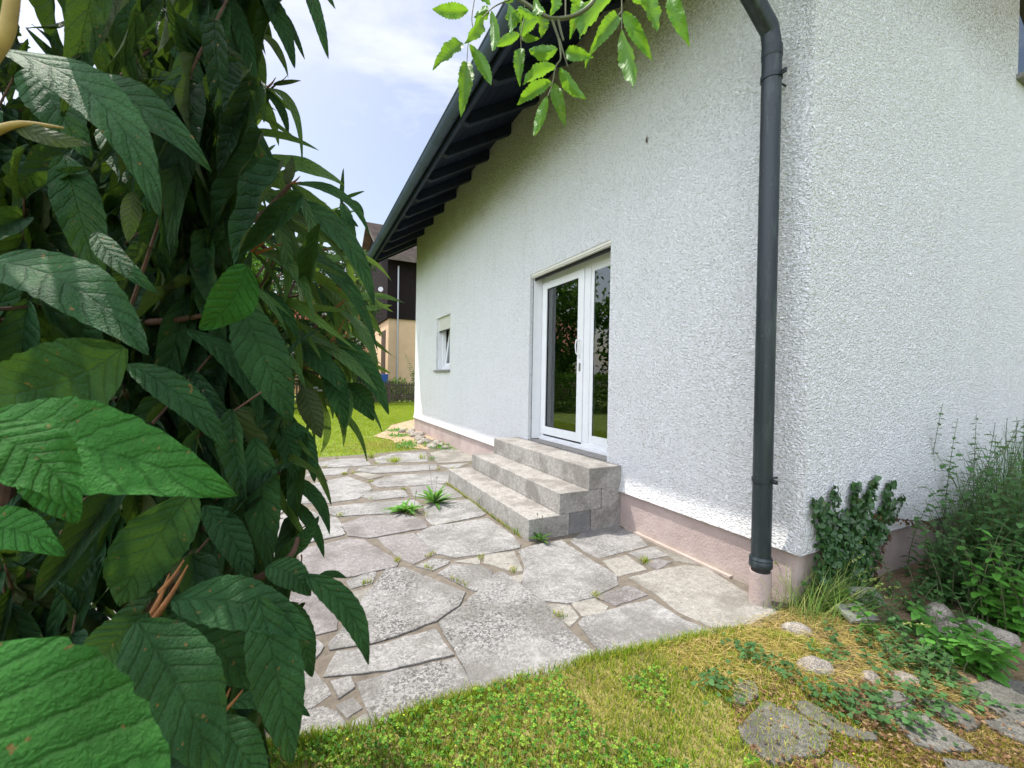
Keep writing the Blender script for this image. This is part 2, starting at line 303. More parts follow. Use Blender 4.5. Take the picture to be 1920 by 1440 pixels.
def leafT(nx=4,ny=12,prof=None,fold=.12,bend=.25,wave=0.,serr=0,pk=0,veins=9,curl=0):
    """unit leaf: length 1 along y, half width profile*0.5 (x scale = full width), z scale = length"""
    prof=prof or (lambda v: (math.sin(math.pi*min(1,v)**.75)**.85) if 0<v<1 else 0.)
    V=[];U=[]
    for j in range(ny+1):
        v=j/ny; w=prof(v)
        for i in range(nx+1):
            uu=i/nx; a=(uu-.5)*2
            e=1+(serr*(((j%2)*2-1)) if abs(a)>.99 else 0)
            x=a*.5*w*e
            z=-bend*4*((v-.0)**2)*.25+fold*abs(a)**1.3*.5*w*.35 - curl*abs(a)**3*.1*w
            z+=wave*math.sin(v*17+ (1 if a>0 else 0)*1.3)*abs(a)**2*.03
            z+=pk*abs(math.sin(math.pi*(v*veins-abs(a)*.5*3.0)))*(1-abs(a)**4)*.005
            V.append((x,v,z)); U.append((uu,v))
    Fq=[(j*(nx+1)+i,j*(nx+1)+i+1,(j+1)*(nx+1)+i+1,(j+1)*(nx+1)+i) for j in range(ny) for i in range(nx)]
    return np.array(V),[np.array(Fq)],np.array(U)
def bladeT(seg=3,bend=.3):
    V=[];U=[]
    for j in range(seg):
        v=j/seg; w=.5*(1-v*.55); z=bend*v*v
        V+=[(-w,v,z),(w,v,z)]; U+=[(0,v),(1,v)]
    V.append((0,1,bend)); U.append((.5,1)); n=2*seg
    q=np.array([(2*j,2*j+1,2*j+3,2*j+2) for j in range(seg-1)]).reshape(-1,4); t=np.array([(n-2,n-1,n)])
    return np.array(V),[q,t],np.array(U)
cardT=(np.array([(0,0,0),(.5,.45,.06),(0,1,0),(-.5,.45,.06)],float),[np.array([(0,1,2,3)])],np.array([(.5,0),(1,.5),(.5,1),(0,.5)],float))
def blades(name,pts,h,w,m,lean=.35,seg=3,cl=None,parent=None,dirbias=(0,0),**k):
    n=len(pts); a=rng.uniform(0,2*math.pi,n); ln=rng.uniform(.05,lean,n)
    A=np.stack([np.cos(a)*ln+dirbias[0],np.sin(a)*ln+dirbias[1],np.ones(n)],1); b=rng.uniform(0,2*math.pi,n)
    Nn=np.stack([np.cos(b),np.sin(b),np.full(n,.1)],1); hh=h*rng.uniform(.5,1.25,n) if np.isscalar(h) else h
    S=np.stack([np.full(n,w)*rng.uniform(.7,1.3,n),hh,hh],1)
    uvr=rng.random(n) if cl is None else np.clip(cl,0.01,.99)
    return link(name,scatter(name,bladeT(seg),pts,A,Nn,S,uvr),m,parent,**k)
def inpoly(P,poly):
    P=np.asarray(P); x,y=P[:,0],P[:,1]; ins=np.zeros(len(P),bool); n=len(poly)
    for i in range(n):
        (x0,y0),(x1,y1)=poly[i][:2],poly[(i+1)%n][:2]
        c=((y0>y)!=(y1>y))&(x<(x1-x0)*(y-y0)/((y1-y0) if y1!=y0 else 1e-9)+x0); ins^=c
    return ins
def inside_pts(poly,n):
    a=np.array([p[:2] for p in poly]); lo,hi=a.min(0),a.max(0); out=[]
    while sum(map(len,out))<n:
        P=rng.uniform(lo,hi,(n*2,2)); out.append(P[inpoly(P,a)])
    return np.concatenate(out)[:n]
def vnoise(P,s,seed=0):
    P=np.asarray(P)*s; r2=np.random.default_rng(seed); out=np.zeros(len(P))
    for k in range(7):
        a=r2.uniform(0,6.28); fq=r2.uniform(.6,2.2); ph=r2.uniform(0,6.28); out+=np.sin((P[:,0]*math.cos(a)+P[:,1]*math.sin(a))*fq+ph+1.3*np.sin(P[:,0]*fq*.7+ph*2)*math.sin(a*3))
    return out/7*1.6
# ================================================================== GROUND
gm=MB(); gm.add([(-90,-60,-.05),(90,-60,-.05),(90,150,-.05),(-90,150,-.05)],[(0,1,2,3)])
gm.build('ground',M['ground'],kind='structure')
def crp(L_,o=(500,780),s=2.181): return [(o[0]+a/s,o[1]+b/s) for a,b in L_]
def sheet(name,pxpoly,z,m,amp=0,res=.06,world=False,**k):
    poly=pxpoly if world else [g(x,y)[:2] for x,y in pxpoly]
    a=np.array(poly); bm=bmesh.new(); vs=[bm.verts.new((p[0],p[1],z)) for p in a]; bm.faces.new(vs)
    if bm.faces[:][0].normal.z<0: bmesh.ops.reverse_faces(bm,faces=bm.faces)
    bmesh.ops.triangulate(bm,faces=bm.faces)
    if amp:
        for _ in range(7):
            es=[e for e in bm.edges if e.calc_length()>res*2.2]
            if not es: break
            bmesh.ops.subdivide_edges(bm,edges=es,cuts=1)
            bmesh.ops.triangulate(bm,faces=[q for q in bm.faces if len(q.verts)>3])
        P=np.array([v.co[:2] for v in bm.verts]); nz=vnoise(P,3.5,3)+.5*vnoise(P,11,4)
        for v,h in zip(bm.verts,nz): v.co.z+=amp*h*(0 if v.is_boundary else 1)
    me=bpy.data.meshes.new(name); bm.normal_update(); bm.to_mesh(me); bm.free()
    if me.polygons and me.polygons[0].normal.z<0: me.flip_normals()
    return link(name,me,m,**k)
# patio: mortar bed with flagstones
edge=[(-1.6,1.9),(-.02,1.64),(.26,1.60),(.64,1.60),(1.2,1.57),(1.58,1.52),(2.06,1.46),(2.46,1.43),(2.63,1.45),(2.63,7.2),(2.3,7.9),(1.0,7.62),(.3,7.6),(-.3,7.55),(-1.7,7.3)]
patio=empty('patio',(0,0,0),kind='structure')
bed=sheet('mortar_bed',edge,-.0035,M['mortar'],.002,.05,world=True); bed.parent=patio
ST=[('s2',[(965,635),(1130,750),(1250,890),(1365,975),(1330,1015),(1200,1065),(1130,1110),(870,1160),(835,1080),(790,980),(720,870),(710,840),(780,790),(860,720),(920,650)]),
('s2',[(490,625),(560,620),(810,720),(780,775),(690,835),(600,870),(430,925),(265,950),(255,925),(300,880),(360,800),(400,740),(440,690)]),
('s1',[(240,1063),(262,1010),(292,962),(480,933),(685,870),(720,925),(762,973),(500,1033)]),
('s2',[(370,1085),(510,1044),(770,988),(800,1030),(840,1125),(862,1170),(700,1215),(640,1250),(480,1300),(440,1240),(400,1160)]),
('s1',[(265,1085),(340,1067),(355,1105),(295,1150)]),('s1',[(287,1182),(350,1150),(387,1190),(330,1226)]),('s1',[(350,1250),(405,1220),(425,1250),(438,1290),(405,1320),(370,1300)]),
('s1',[(40,1260),(130,1215),(232,1190),(280,1212),(335,1275),(356,1320),(320,1380),(60,1400)]),
('s1',[(20,1040),(190,1040),(240,1100),(260,1133),(180,1187),(15,1170)]),('s1',[(-150,1060),(0,1045),(0,1165),(-160,1180)]),
('s3',[(40,700),(200,715),(290,830),(283,870),(190,893),(30,880)]),('s4',[(345,722),(425,700),(398,745),(360,772),(338,752)]),
('s2',[(330,672),(400,642),(446,636),(430,680),(350,702)]),
('s3',[(130,545),(330,502),(400,507),(470,556),(538,590),(530,613),(330,657),(150,640)]),
('s3',[(308,442),(400,412),(560,402),(640,422),(655,455),(500,483),(420,497),(335,488)]),
('s3',[(457,497),(600,477),(680,545),(688,562),(600,603),(560,585),(540,572),(482,530)]),
('s1',[(615,481),(670,453),(900,418),(1000,483),(1033,525),(1033,538),(900,562),(775,578),(702,562),(643,510)]),
('s2',[(612,612),(680,582),(748,592),(738,602),(680,630)]),('s2',[(703,642),(762,604),(880,613),(923,637),(908,660),(855,714),(822,700)]),
('s4',[(770,592),(878,575),(868,606)]),('s4',[(892,566),(1013,553),(1028,590),(1048,630),(1010,634),(893,600)]),('s4',[(1000,657),(1048,648),(1038,680),(1010,670)]),
('s1',[(1033,550),(1080,532),(1205,507),(1300,572),(1430,652),(1436,688),(1330,738),(1230,762),(1133,752),(1044,690),(1058,620)]),
('s1',[(1243,507),(1300,470),(1430,448),(1520,490),(1557,528),(1360,578),(1302,550)]),
('s4',[(1375,590),(1470,567),(1550,625),(1440,652)]),('s1',[(1482,560),(1580,532),(1640,568),(1542,588)]),('s3',[(1548,600),(1600,582),(1658,594),(1600,623)]),
('s4',[(1592,532),(1670,560),(1760,605),(1670,588)]),
('s4',[(1485,660),(1600,628),(1720,608),(1800,620),(1925,700),(2050,765),(2085,800),(1960,850),(1830,860),(1690,800),(1580,715)]),
('s3',[(1345,737),(1478,692),(1556,730),(1430,773)]),('s4',[(1253,765),(1340,747),(1393,780),(1378,800),(1292,818)]),
('s4',[(1148,767),(1238,772),(1273,820),(1240,853),(1192,820)]),
('s1',[(1278,845),(1300,822),(1430,787),(1570,747),(1700,830),(1840,885),(1780,925),(1650,955),(1500,985),(1378,978),(1320,900)]),
('s1',[(245,372),(420,355),(600,342),(635,365),(500,397),(300,408),(213,390)]),('s1',[(643,370),(720,348),(830,342),(896,400),(878,408),(680,447),(652,420)]),
('s1',[(588,290),(700,277),(750,292),(815,325),(740,337),(602,325)]),('s1',[(412,310),(560,302),(578,328),(440,343),(393,330)]),
('s1',[(425,270),(520,242),(740,227),(748,258),(738,273),(590,283),(460,289)]),('s1',[(120,290),(330,247),(417,280),(428,300),(370,338),(230,358),(60,355)]),
('s1',[(200,218),(338,211),(318,238),(150,245)]),('s4',[(353,235),(400,231),(475,245),(420,258)]),('s1',[(364,224),(400,206),(690,197),(700,219),(540,229),(440,234)]),
('s1',[(200,192),(290,176),(400,171),(428,200),(370,204),(240,209)]),('s1',[(442,170),(520,152),(650,147),(658,185),(450,194)]),
('s4',[(668,149),(760,132),(848,158),(843,183),(700,193)]),('s1',[(710,201),(838,190),(760,218)]),('s1',[(30,420),(140,372),(206,398),(290,420),(320,482),(140,522),(20,520)]),
('s3',[(-90,545),(110,548),(130,640),(30,690),(-100,690)]),('s1',[(-120,380),(100,372),(20,418),(0,520),(-150,530)]),('s1',[(-200,700),(20,705),(15,880),(-200,890)]),('s1',[(-150,900),(180,905),(230,940),(170,1025),(-120,1035)])]
for mt,L_ in ST:
    p=np.array([g(x,y,.004)[:2] for x,y in crp(L_)])
    cc=p.mean(0); p=cc+(p-cc)*(1+.0085/np.maximum(.05,np.linalg.norm(p-cc,axis=1,keepdims=True)))
    out=[]; n=len(p)
    for i in range(n):
        a,b=p[i],p[(i+1)%n]; k=max(1,int(np.linalg.norm(b-a)/.05))
        for j in range(k):
            t=j/k; d=(b-a)/max(1e-6,np.linalg.norm(b-a)); nn=np.array([-d[1],d[0]]); am=.0035 if j else .002
            out.append(a+(b-a)*t+nn*rng.normal(0,am))
    z=rng.uniform(.001,.006); m=MB(); m.prism([(x,y,-.03) for x,y in out],(0,0,.03+z)); m.build('flagstone',M[mt],patio,bevel=.0022,seg=1)
# the patio carries on behind the bush
SP=[np.array([g(x,y,.004)[:2] for x,y in crp(L_)]) for mt,L_ in ST]; r3=np.random.default_rng(3)
nx_,ny_=5,13; GV=np.array([[(-1.62+i*.45+r3.uniform(-.11,.11)*(0<i<nx_),1.75+j*.43+r3.uniform(-.13,.13)) for j in range(ny_+1)] for i in range(nx_+1)])
for i in range(nx_):
    for j in range(ny_):
        q4=np.array([GV[i,j],GV[i+1,j],GV[i+1,j+1],GV[i,j+1]]); c4=q4.mean(0); tp4=np.concatenate([q4,[c4],(q4+np.roll(q4,1,0))/2])
        if any(inpoly(tp4,s_).any() or inpoly(s_,q4).any() for s_ in SP) or not inpoly(q4,np.array(edge)).all(): continue
        q4=c4+(q4-c4)*.93; m=MB(); m.prism([(a,b,-.03) for a,b in q4],(0,0,.035)); m.build('flagstone',M[('s1','s2','s3','s1')[(i+j*3)%4]],patio,bevel=.003,seg=1)
# near turf and garden bed
turf_poly=[(-1.2,1.95),(-.3,1.72),(-.02,1.66),(.26,1.62),(.64,1.61),(1.2,1.585),(1.58,1.53),(2.06,1.47),(2.30,1.2),(1.95,.95),(1.75,.6),(1.6,0),(1.6,-1.5),(-1.5,-1.5),(-3,0),(-3,1.5)]
sheet('turf_soil',turf_poly,.010,simple('thatch_soil',(.25,.21,.075),.98,.4,9,.02,50),.004,.1,world=True,kind='structure')
bedpoly=[(2.06,1.47),(2.46,1.42),(2.62,1.43),(2.62,1.475),(8.5,1.475),(8.5,-1.5),(1.6,-1.5),(1.6,0),(1.75,.6),(1.95,.95),(2.30,1.2)]
sheet('garden_bed',bedpoly,.014,M['soil'],.012,.07,world=True,kind='structure')
farpoly=[(-8,7.35),(-1.7,7.32),(-.3,7.57),(.3,7.62),(1.0,7.65),(2.3,7.95),(2.63,7.5),(2.63,10.95),(6.5,11.2),(12,23.3),(-12,23.3),(-12,7)]
sheet('lawn_soil',farpoly,-.012,M['ground'],.003,.5,world=True,kind='structure')
sheet('bare_soil',[(735,797),(778,786),(800,812),(842,838),(800,842),(750,838),(735,825),(700,818),(722,808)],.002,M['drysoil'],.006,.08,kind='structure')

# ================================================================== HOUSE
XW=2.62; YC=1.455; YE=10.95
house=empty('house',(XW,YC,0),label='white roughcast house with pink plinth, dark eaves and glazed patio door',cat='house')
HL=np.array([XW,YC,0])
def hb(m,name,mat,parent=house,**k):       # build in world coordinates, store in the house's space
    m.v=[tuple(np.array(v)-HL) for v in m.v]; return m.build(name,mat,parent,**k)
DY0,DY1,DZ0,DZ1=3.235,4.82,.548,2.66; WY0,WY1,WZ0,WZ1=8.10,9.03,1.50,2.61
def xoff(z): return XW-(.03*max(0,1-(z-.315)/.16)**1.6 if z<.475 else 0)
ys=sorted([YC,DY0,DY1,WY0,WY1,YE]); zs=[.315,.33,.36,.40,.44,.475,DZ0,WZ0,WZ1,DZ1,3.6,4.94]
m=MB()
for i in range(len(ys)-1):
    for j in range(len(zs)-1):
        y0,y1,z0,z1=ys[i],ys[i+1],zs[j],zs[j+1]
        if y0>=DY0 and y1<=DY1 and z1<=DZ1: 
            continue
        if y0>=WY0 and y1<=WY1 and z0>=WZ0 and z1<=WZ1: continue
        m.add([(xoff(z0),y0,z0),(xoff(z0),y1,z0),(xoff(z1),y1,z1),(xoff(z1),y0,z1)],[(0,1,2,3)])
# underside lip, end wall, gable wall (rounded corner comes from the small chamfer), back
m.add([(xoff(.315),YC,.315),(xoff(.315),YE,.315),(XW+.03,YE,.315),(XW+.03,YC,.315)],[(0,1,2,3)])
m.add([(XW,YE,.315),(12,YE,.315),(12,YE,4.94),(XW,YE,4.94)],[(0,1,2,3)])
RY=YC; RWX0,RWX1,RWZ0,RWZ1=5.70,6.7,4.10,5.2
m.add([(XW-.03,RY,.315),(XW,RY,.475),(RWX0,RY,.475),(RWX0,RY,.315)],[(0,1,2,3)])
m.add([(RWX0,RY,.315),(RWX0,RY,.475),(12,RY,.475),(12,RY,.315)],[(0,1,2,3)])
m.add([(XW,RY,.475),(RWX0,RY,.475),(RWX0,RY,4.94),(XW,RY,4.94)],[(0,1,2,3)])
m.add([(RWX0,RY,.475),(12,RY,.475),(12,RY,RWZ0),(RWX0,RY,RWZ0)],[(0,1,2,3)])
m.add([(RWX1,RY,RWZ0),(12,RY,RWZ0),(12,RY,4.94),(RWX1,RY,4.94)],[(0,1,2,3)])
m.add([(XW,RY,4.94),(RWX0,RY,4.94),(RWX0,RY,4.94+.56*(RWX0-XW))],[(0,1,2)])
m.add([(RWX0,RY,5.2),(RWX1,RY,5.2),(RWX1,RY,4.94+.56*(RWX1-XW)),(RWX0,RY,4.94+.56*(RWX0-XW))],[(0,1,2,3)])
m.add([(RWX1,RY,4.94),(12,RY,4.94),(12,RY,6),(7.3,RY,7.4),(RWX1,RY,4.94+.56*(RWX1-XW))],[(0,1,2,3,4)])
# reveals of openings
def reveal(y0,y1,z0,z1,d,bottom=True):
    x1=XW+d
    m.add([(XW,y0,z0),(x1,y0,z0),(x1,y0,z1),(XW,y0,z1)],[(0,1,2,3)]); m.add([(XW,y1,z0),(x1,y1,z0),(x1,y1,z1),(XW,y1,z1)],[(0,1,2,3)])
    m.add([(XW,y0,z1),(x1,y0,z1),(x1,y1,z1),(XW,y1,z1)],[(0,1,2,3)])
    if bottom: m.add([(XW,y0,z0),(x1,y0,z0),(x1,y1,z0),(XW,y1,z0)],[(0,1,2,3)])
reveal(DY0,DY1,DZ0,DZ1,.05,False); m.add([(XW+.05,DY0,DZ0),(XW+.22,DY0,DZ0),(XW+.22,DY0,DZ1),(XW+.05,DY0,DZ1)],[(0,1,2,3)])
reveal(WY0,WY1,WZ0,WZ1,.05)
m.add([(RWX0,RY,RWZ0),(RWX0,RY+.14,RWZ0),(RWX0,RY+.14,RWZ1),(RWX0,RY,RWZ1)],[(0,1,2,3)])
m.add([(RWX0,RY,RWZ0),(RWX1,RY,RWZ0),(RWX1,RY+.14,RWZ0),(RWX0,RY+.14,RWZ0)],[(0,1,2,3)])
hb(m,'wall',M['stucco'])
# plinth
m=MB(); px=XW+.0; m.box((px,1.487,-.1),(px+.3,3.02,.315)); m.box((px,3.02,-.1),(px+.3,5.1,.315)); m.box((px,5.1,-.1),(px+.3,YE-.02,.315)); m.box((px+.3,1.487,-.1),(12,1.8,.315))
m.box((px-.03,1.9,-.05),(px,2.95,.012)) ; hb(m,'plinth',M['plinth'])
# interior
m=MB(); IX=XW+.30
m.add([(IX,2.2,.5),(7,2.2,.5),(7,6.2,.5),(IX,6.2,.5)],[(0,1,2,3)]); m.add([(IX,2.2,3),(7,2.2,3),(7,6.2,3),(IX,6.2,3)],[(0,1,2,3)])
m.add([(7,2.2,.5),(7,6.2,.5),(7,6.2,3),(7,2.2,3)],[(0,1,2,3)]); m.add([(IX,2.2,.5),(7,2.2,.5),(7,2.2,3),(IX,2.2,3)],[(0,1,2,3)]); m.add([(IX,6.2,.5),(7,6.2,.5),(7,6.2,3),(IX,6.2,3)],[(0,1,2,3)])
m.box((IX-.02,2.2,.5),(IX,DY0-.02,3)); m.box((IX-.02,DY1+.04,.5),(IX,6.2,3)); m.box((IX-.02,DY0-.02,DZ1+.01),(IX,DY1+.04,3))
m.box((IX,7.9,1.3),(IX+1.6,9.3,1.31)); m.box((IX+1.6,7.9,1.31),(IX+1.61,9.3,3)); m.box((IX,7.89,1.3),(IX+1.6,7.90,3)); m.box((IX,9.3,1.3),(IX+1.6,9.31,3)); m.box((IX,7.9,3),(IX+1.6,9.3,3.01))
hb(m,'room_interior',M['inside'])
# --- patio door
door=empty('patio_door',(0,0,0)); door.parent=house; 
def fr(m,x0,x1,y0,y1,z0,z1,w,wb=None,wt=None):
    wb=wb or w; wt=wt or w
    m.box((x0,y0,z0),(x1,y0+w,z1)); m.box((x0,y1-w,z0),(x1,y1,z1)); m.box((x0,y0+w,z0),(x1,y1-w,z0+wb)); m.box((x0,y0+w,z1-wt),(x1,y1-w,z1)); return m
XF=2.81
m=MB(); fr(m,XF,XF+.07,DY0,DY1+.01,.585,2.64,.075,.05,.085); m.box((XF,3.80,.635),(XF+.07,3.93,2.555))
m.box((XF+.01,3.31,.635),(XF+.05,3.36,2.555)); m.box((XF+.01,3.74,.635),(XF+.05,3.80,2.555)); m.box((XF+.01,3.36,.635),(XF+.05,3.74,.72)); m.box((XF+.01,3.36,2.50),(XF+.05,3.74,2.555))
hb(m,'door_frame',M['pvc'],door,bevel=.003,seg=1)
m=MB(); m.box((XW+.052,DY1-.012,.56),(XF-.001,DY1+.012,2.63)); hb(m,'shutter_guide',M['pvc'],door,bevel=.002,seg=1)
m=MB(); m.box((XW+.046,DY1-.004,.56),(XW+.0515,DY1+.03,2.62)); m.box((XW+.06,DY0+.001,2.585),(XW+.075,DY1-.013,2.625)); m.box((XF-.004,3.925,.605),(XF+.0,4.745,.622)); hb(m,'dark_groove',M['rubber'],door)
m=MB(); m.box((XW+.006,DY0+.001,2.628),(XW+.11,DY1-.013,2.6595)); m.box((XW+.014,DY0+.001,2.612),(XW+.05,DY1-.013,2.6275)); hb(m,'shutter_box_edge',M['shutter'],door,bevel=.002,seg=1)
m=MB(); fr(m,XF-.018,XF-.001,3.90,4.80,.625,2.56,.105,.10,.085); hb(m,'door_sash',M['pvc'],door,bevel=.004,seg=2)
m=MB(); m.box((XF+.012,3.36,.72),(XF+.018,3.74,2.5)); hb(m,'pane',M['glass'],door)
m=MB(); m.box((XF+.005,4.005,.725),(XF+.011,4.695,2.475)); hb(m,'pane',M['glass'],door)
m=MB(); 
for a,b in (((3.3601,3.366),(.72,2.5)),((3.734,3.7399),(.72,2.5))): m.box((XF+.008,a[0],b[0]),(XF+.0115,a[1],b[1]))
fr(m,XF-.004,XF-.0005,4.005,4.695,.725,2.475,.006); hb(m,'glazing_seal',M['rubber'],door)
m=MB(); hy=3.945
pts=[(XF-.02,hy,1.765),(XF-.05,hy,1.77),(XF-.075,hy+.012,1.77),(XF-.082,hy+.02,1.70),(XF-.075,hy+.012,1.62),(XF-.05,hy,1.595),(XF-.02,hy,1.60)]
m.tube(pts,.008,8); m.box((XF-.024,hy-.018,1.57),(XF-.0185,hy+.018,1.82)); m.v=[(XF-.02+(x-XF+.02)*.8,y,z) for x,y,z in m.v]; hb(m,'door_handle',M['pvc'],door,smooth=True)
m=MB(); m.box((XF-.0245,hy-.014,1.42),(XF-.0185,hy+.014,1.51)); hb(m,'keyhole_plate',M['steel'],door,bevel=.002)
m=MB(); m.box((XW-.0,DY0+.001,.50),(XW+.30,DY1-.0,.546))
for k in range(1,8): pass
hb(m,'threshold_core',M['rubber'],door)
m=MB(); k=0; y=DY0+.002
while y<DY1-.02:
    y2=min(y+.196,DY1-.002); m.box((XW-.0,y,.5462),(XF+.0,y2,.5535)); y=y2+.004
hb(m,'threshold_tiles',M['tiles'],door,bevel=.0012,seg=1)
m=MB(); m.box((XF-.035,DY0+.001,.554),(XF+.02,DY1-.013,.585)); hb(m,'threshold_rail',M['pvc'],door,bevel=.003)
# curtain folds behind the left sash
m=MB(); n=60; P=[(XF+.16+.025*math.sin(i*1.25)+.01*math.sin(i*.5),4.22+i*.0105) for i in range(n)]
m.add([(x,y,.56) for x,y in P]+[(x,y,2.6) for x,y in P],[(i,i+1,n+i+1,n+i) for i in range(n-1)]); hb(m,'curtain',M['curtain'],door,smooth=True)
# --- small window
win=empty('window',(0,0,0)); win.parent=house
m=MB(); fr(m,2.75,2.82,WY0-.03,WY1+.005,WZ0+.002,WZ1,.065); hb(m,'window_frame',M['pvc'],win,bevel=.004)
m=MB(); m.box((XW+.05,WY1-.018,WZ0+.004),(2.749,WY1+.004,WZ1-.002)); hb(m,'shutter_guide',M['pvc'],win)
m=MB(); z=WZ1-.004
while z>2.345: m.box((2.668,WY0+.002,z-.038),(2.683,WY1-.0185,z)); z-=.0405
hb(m,'roller_shutter',M['shutter'],win,bevel=.004,seg=2)
m=MB(); m.box((2.6675,WY0+.002,2.315),(2.684,WY1-.0185,2.336)); hb(m,'shutter_end_rail',M['rubber'],win)
th=math.radians(6.5); 
def tilt(v):
    x,y,z=v; z0=WZ0+.07; dx=x-2.80; dz=z-z0; return (2.80+dx*math.cos(th)+dz*math.sin(th),y,z0+dz*math.cos(th)-dx*math.sin(th))
m=MB(); fr(m,2.785,2.83,WY0+.04,WY1-.065,WZ0+.07,WZ1-.1,.075); m.v=[tilt(v) for v in m.v]; hb(m,'window_sash',M['pvc'],win,bevel=.004)
m=MB(); m.box((2.80,WY0+.115,WZ0+.145),(2.805,WY1-.14,WZ1-.175)); m.v=[tilt(v) for v in m.v]; hb(m,'pane',M['glass'],win)
m=MB(); n=70; P=[(3.02+.02*math.sin(i*1.1),WY0+i*.0135) for i in range(n)]
m.add([(x,y,1.5) for x,y in P]+[(x,y,2.55) for x,y in P],[(i,i+1,n+i+1,n+i) for i in range(n-1)]); hb(m,'curtain',M['curtain'],win,smooth=True)
m=MB(); m.box((XW-.045,WY0-.05,1.455),(XW+.13,WY1+.05,1.4985)); hb(m,'window_sill',M['sillgrey'],win,bevel=.004)
# --- window on the shaded gable wall
gw=empty('gable_window',(0,0,0)); gw.parent=house; gw['label']='dark framed upper window at the right edge'
m=MB(); 
for a,b in (((RWX0,RWZ0),(RWX0+.07,RWZ1)),((RWX1-.07,RWZ0),(RWX1,RWZ1)),((RWX0+.07,RWZ0),(RWX1-.07,RWZ0+.07)),((RWX0+.07,RWZ1-.07),(RWX1-.07,RWZ1))): m.box((a[0]+.002,RY+.03,a[1]+.002),(b[0]-.002,RY+.09,b[1]-.002))
hb(m,'window_frame',M['rafter'],gw)
m=MB(); m.box((RWX0+.07,RY+.05,RWZ0+.07),(RWX1-.07,RY+.056,RWZ1-.07)); hb(m,'pane',M['glass'],gw)
m=MB(); m.box((RWX0,RY+.141,RWZ0),(RWX1,RY+.15,RWZ1)); hb(m,'dark_backing',M['rubber'],gw)
m=MB(); m.box((RWX0-.04,RY-.05,RWZ0-.045),(RWX1+.04,RY+.02,RWZ0-.001)); hb(m,'window_sill',M['sillgrey'],gw,bevel=.004)
# --- roof
SL=.60; GX=1.57; RY0,RY1=.65,11.6
roof=empty('roof',(0,0,0)); roof.parent=house
def zs_(x): return 4.94+(x-XW)*SL
m=MB(); n_b=0; x=GX+.02
while x<7.3:
    x2=min(x+.115,7.31); m.prism([(x,RY0,zs_(x)),(x2-.006,RY0,zs_(x2-.006)),(x2-.006,RY0,zs_(x2-.006)+.022),(x,RY0,zs_(x)+.022)],(0,RY1-RY0,0)); x=x2
hb(m,'soffit_boards',M['soffit'],roof)
m=MB(); x0,x1=GX-.03,7.32
m.prism([(x0,RY0,zs_(x0)+.024),(x1,RY0,zs_(x1)+.024),(x1,RY0,zs_(x1)+.14),(x0,RY0,zs_(x0)+.10)],(0,RY1-RY0,0))
m.prism([(x1,RY0,zs_(x1)+.024),(13.2,RY0,zs_(x1)-3.2),(13.2,RY0,zs_(x1)-3.1),(x1,RY0,zs_(x1)+.14)],(0,RY1-RY0,0)); hb(m,'roof_tiles',M['tile'],roof)
m=MB(); yy=[5.46+.79*k for k in range(-6,8)]
rb=bpy.data.objects
for k,y in enumerate(yy):
    if not (RY0<y<RY1-.1): continue
    m=MB(); x0,x1=GX+.05,3.2; m.prism([(x0,y,zs_(x0)-.001),(x0,y,zs_(x0)-.075),(x0+.09,y,zs_(x0+.09)-.145),(x1,y,zs_(x1)-.145),(x1,y,zs_(x1)-.001)],(0,.09,0)); hb(m,'rafter',M['rafter'],roof,bevel=.006,seg=1)
m=MB(); 
for ya in (RY0-.03,RY1): m.prism([(GX-.03,ya,zs_(GX-.03)+.12),(7.3,ya,zs_(7.3)+.15),(7.3,ya,zs_(7.3)-.13),(GX-.03,ya,zs_(GX-.03)-.10)],(0,.028,0))
m.box((GX+.0,RY0+.001,zs_(GX)-.13),(GX+.025,RY1-.001,zs_(GX)-.01)); hb(m,'fascia_board',M['rafter'],roof)
# gutter (half round shell) with seams
m=MB(); gx,gz=GX-.075,zs_(GX)+.01; R=.075; n=12; prof=[]
for i in range(n+1): a=math.pi+math.pi*i/n; prof.append((gx+R*math.cos(a),gz+R*math.sin(a)))
prof2=[(gx+(R-.006)*math.cos(math.pi+math.pi*i/n),gz+(R-.006)*math.sin(math.pi+math.pi*i/n)) for i in range(n,-1,-1)]
m.prism([(a,RY0,b) for a,b in prof+prof2],(0,RY1-RY0,0)); m.tube([(gx-R,RY0,gz),(gx-R,RY1,gz)],.011,8); m.tube([(gx+R,RY0,gz),(gx+R,RY1,gz)],.006,6)
gut=hb(m,'gutter',M['copper'],roof,smooth=True)
m=MB()
for y in [RY0+.3+.62*k for k in range(18)]:
    if y>RY1: break
    pr3=[(gx+(R+.004)*math.cos(math.pi+math.pi*i/n),gz+(R+.004)*math.sin(math.pi+math.pi*i/n)) for i in range(n+1)]+[(gx+(R-.001)*math.cos(math.pi+math.pi*i/n),gz+(R-.001)*math.sin(math.pi+math.pi*i/n)) for i in range(n,-1,-1)]
    m=MB(); m.prism([(a,y,b) for a,b in pr3],(0,.025,0)); hb(m,'gutter_bracket',M['copper'],roof,smooth=True)
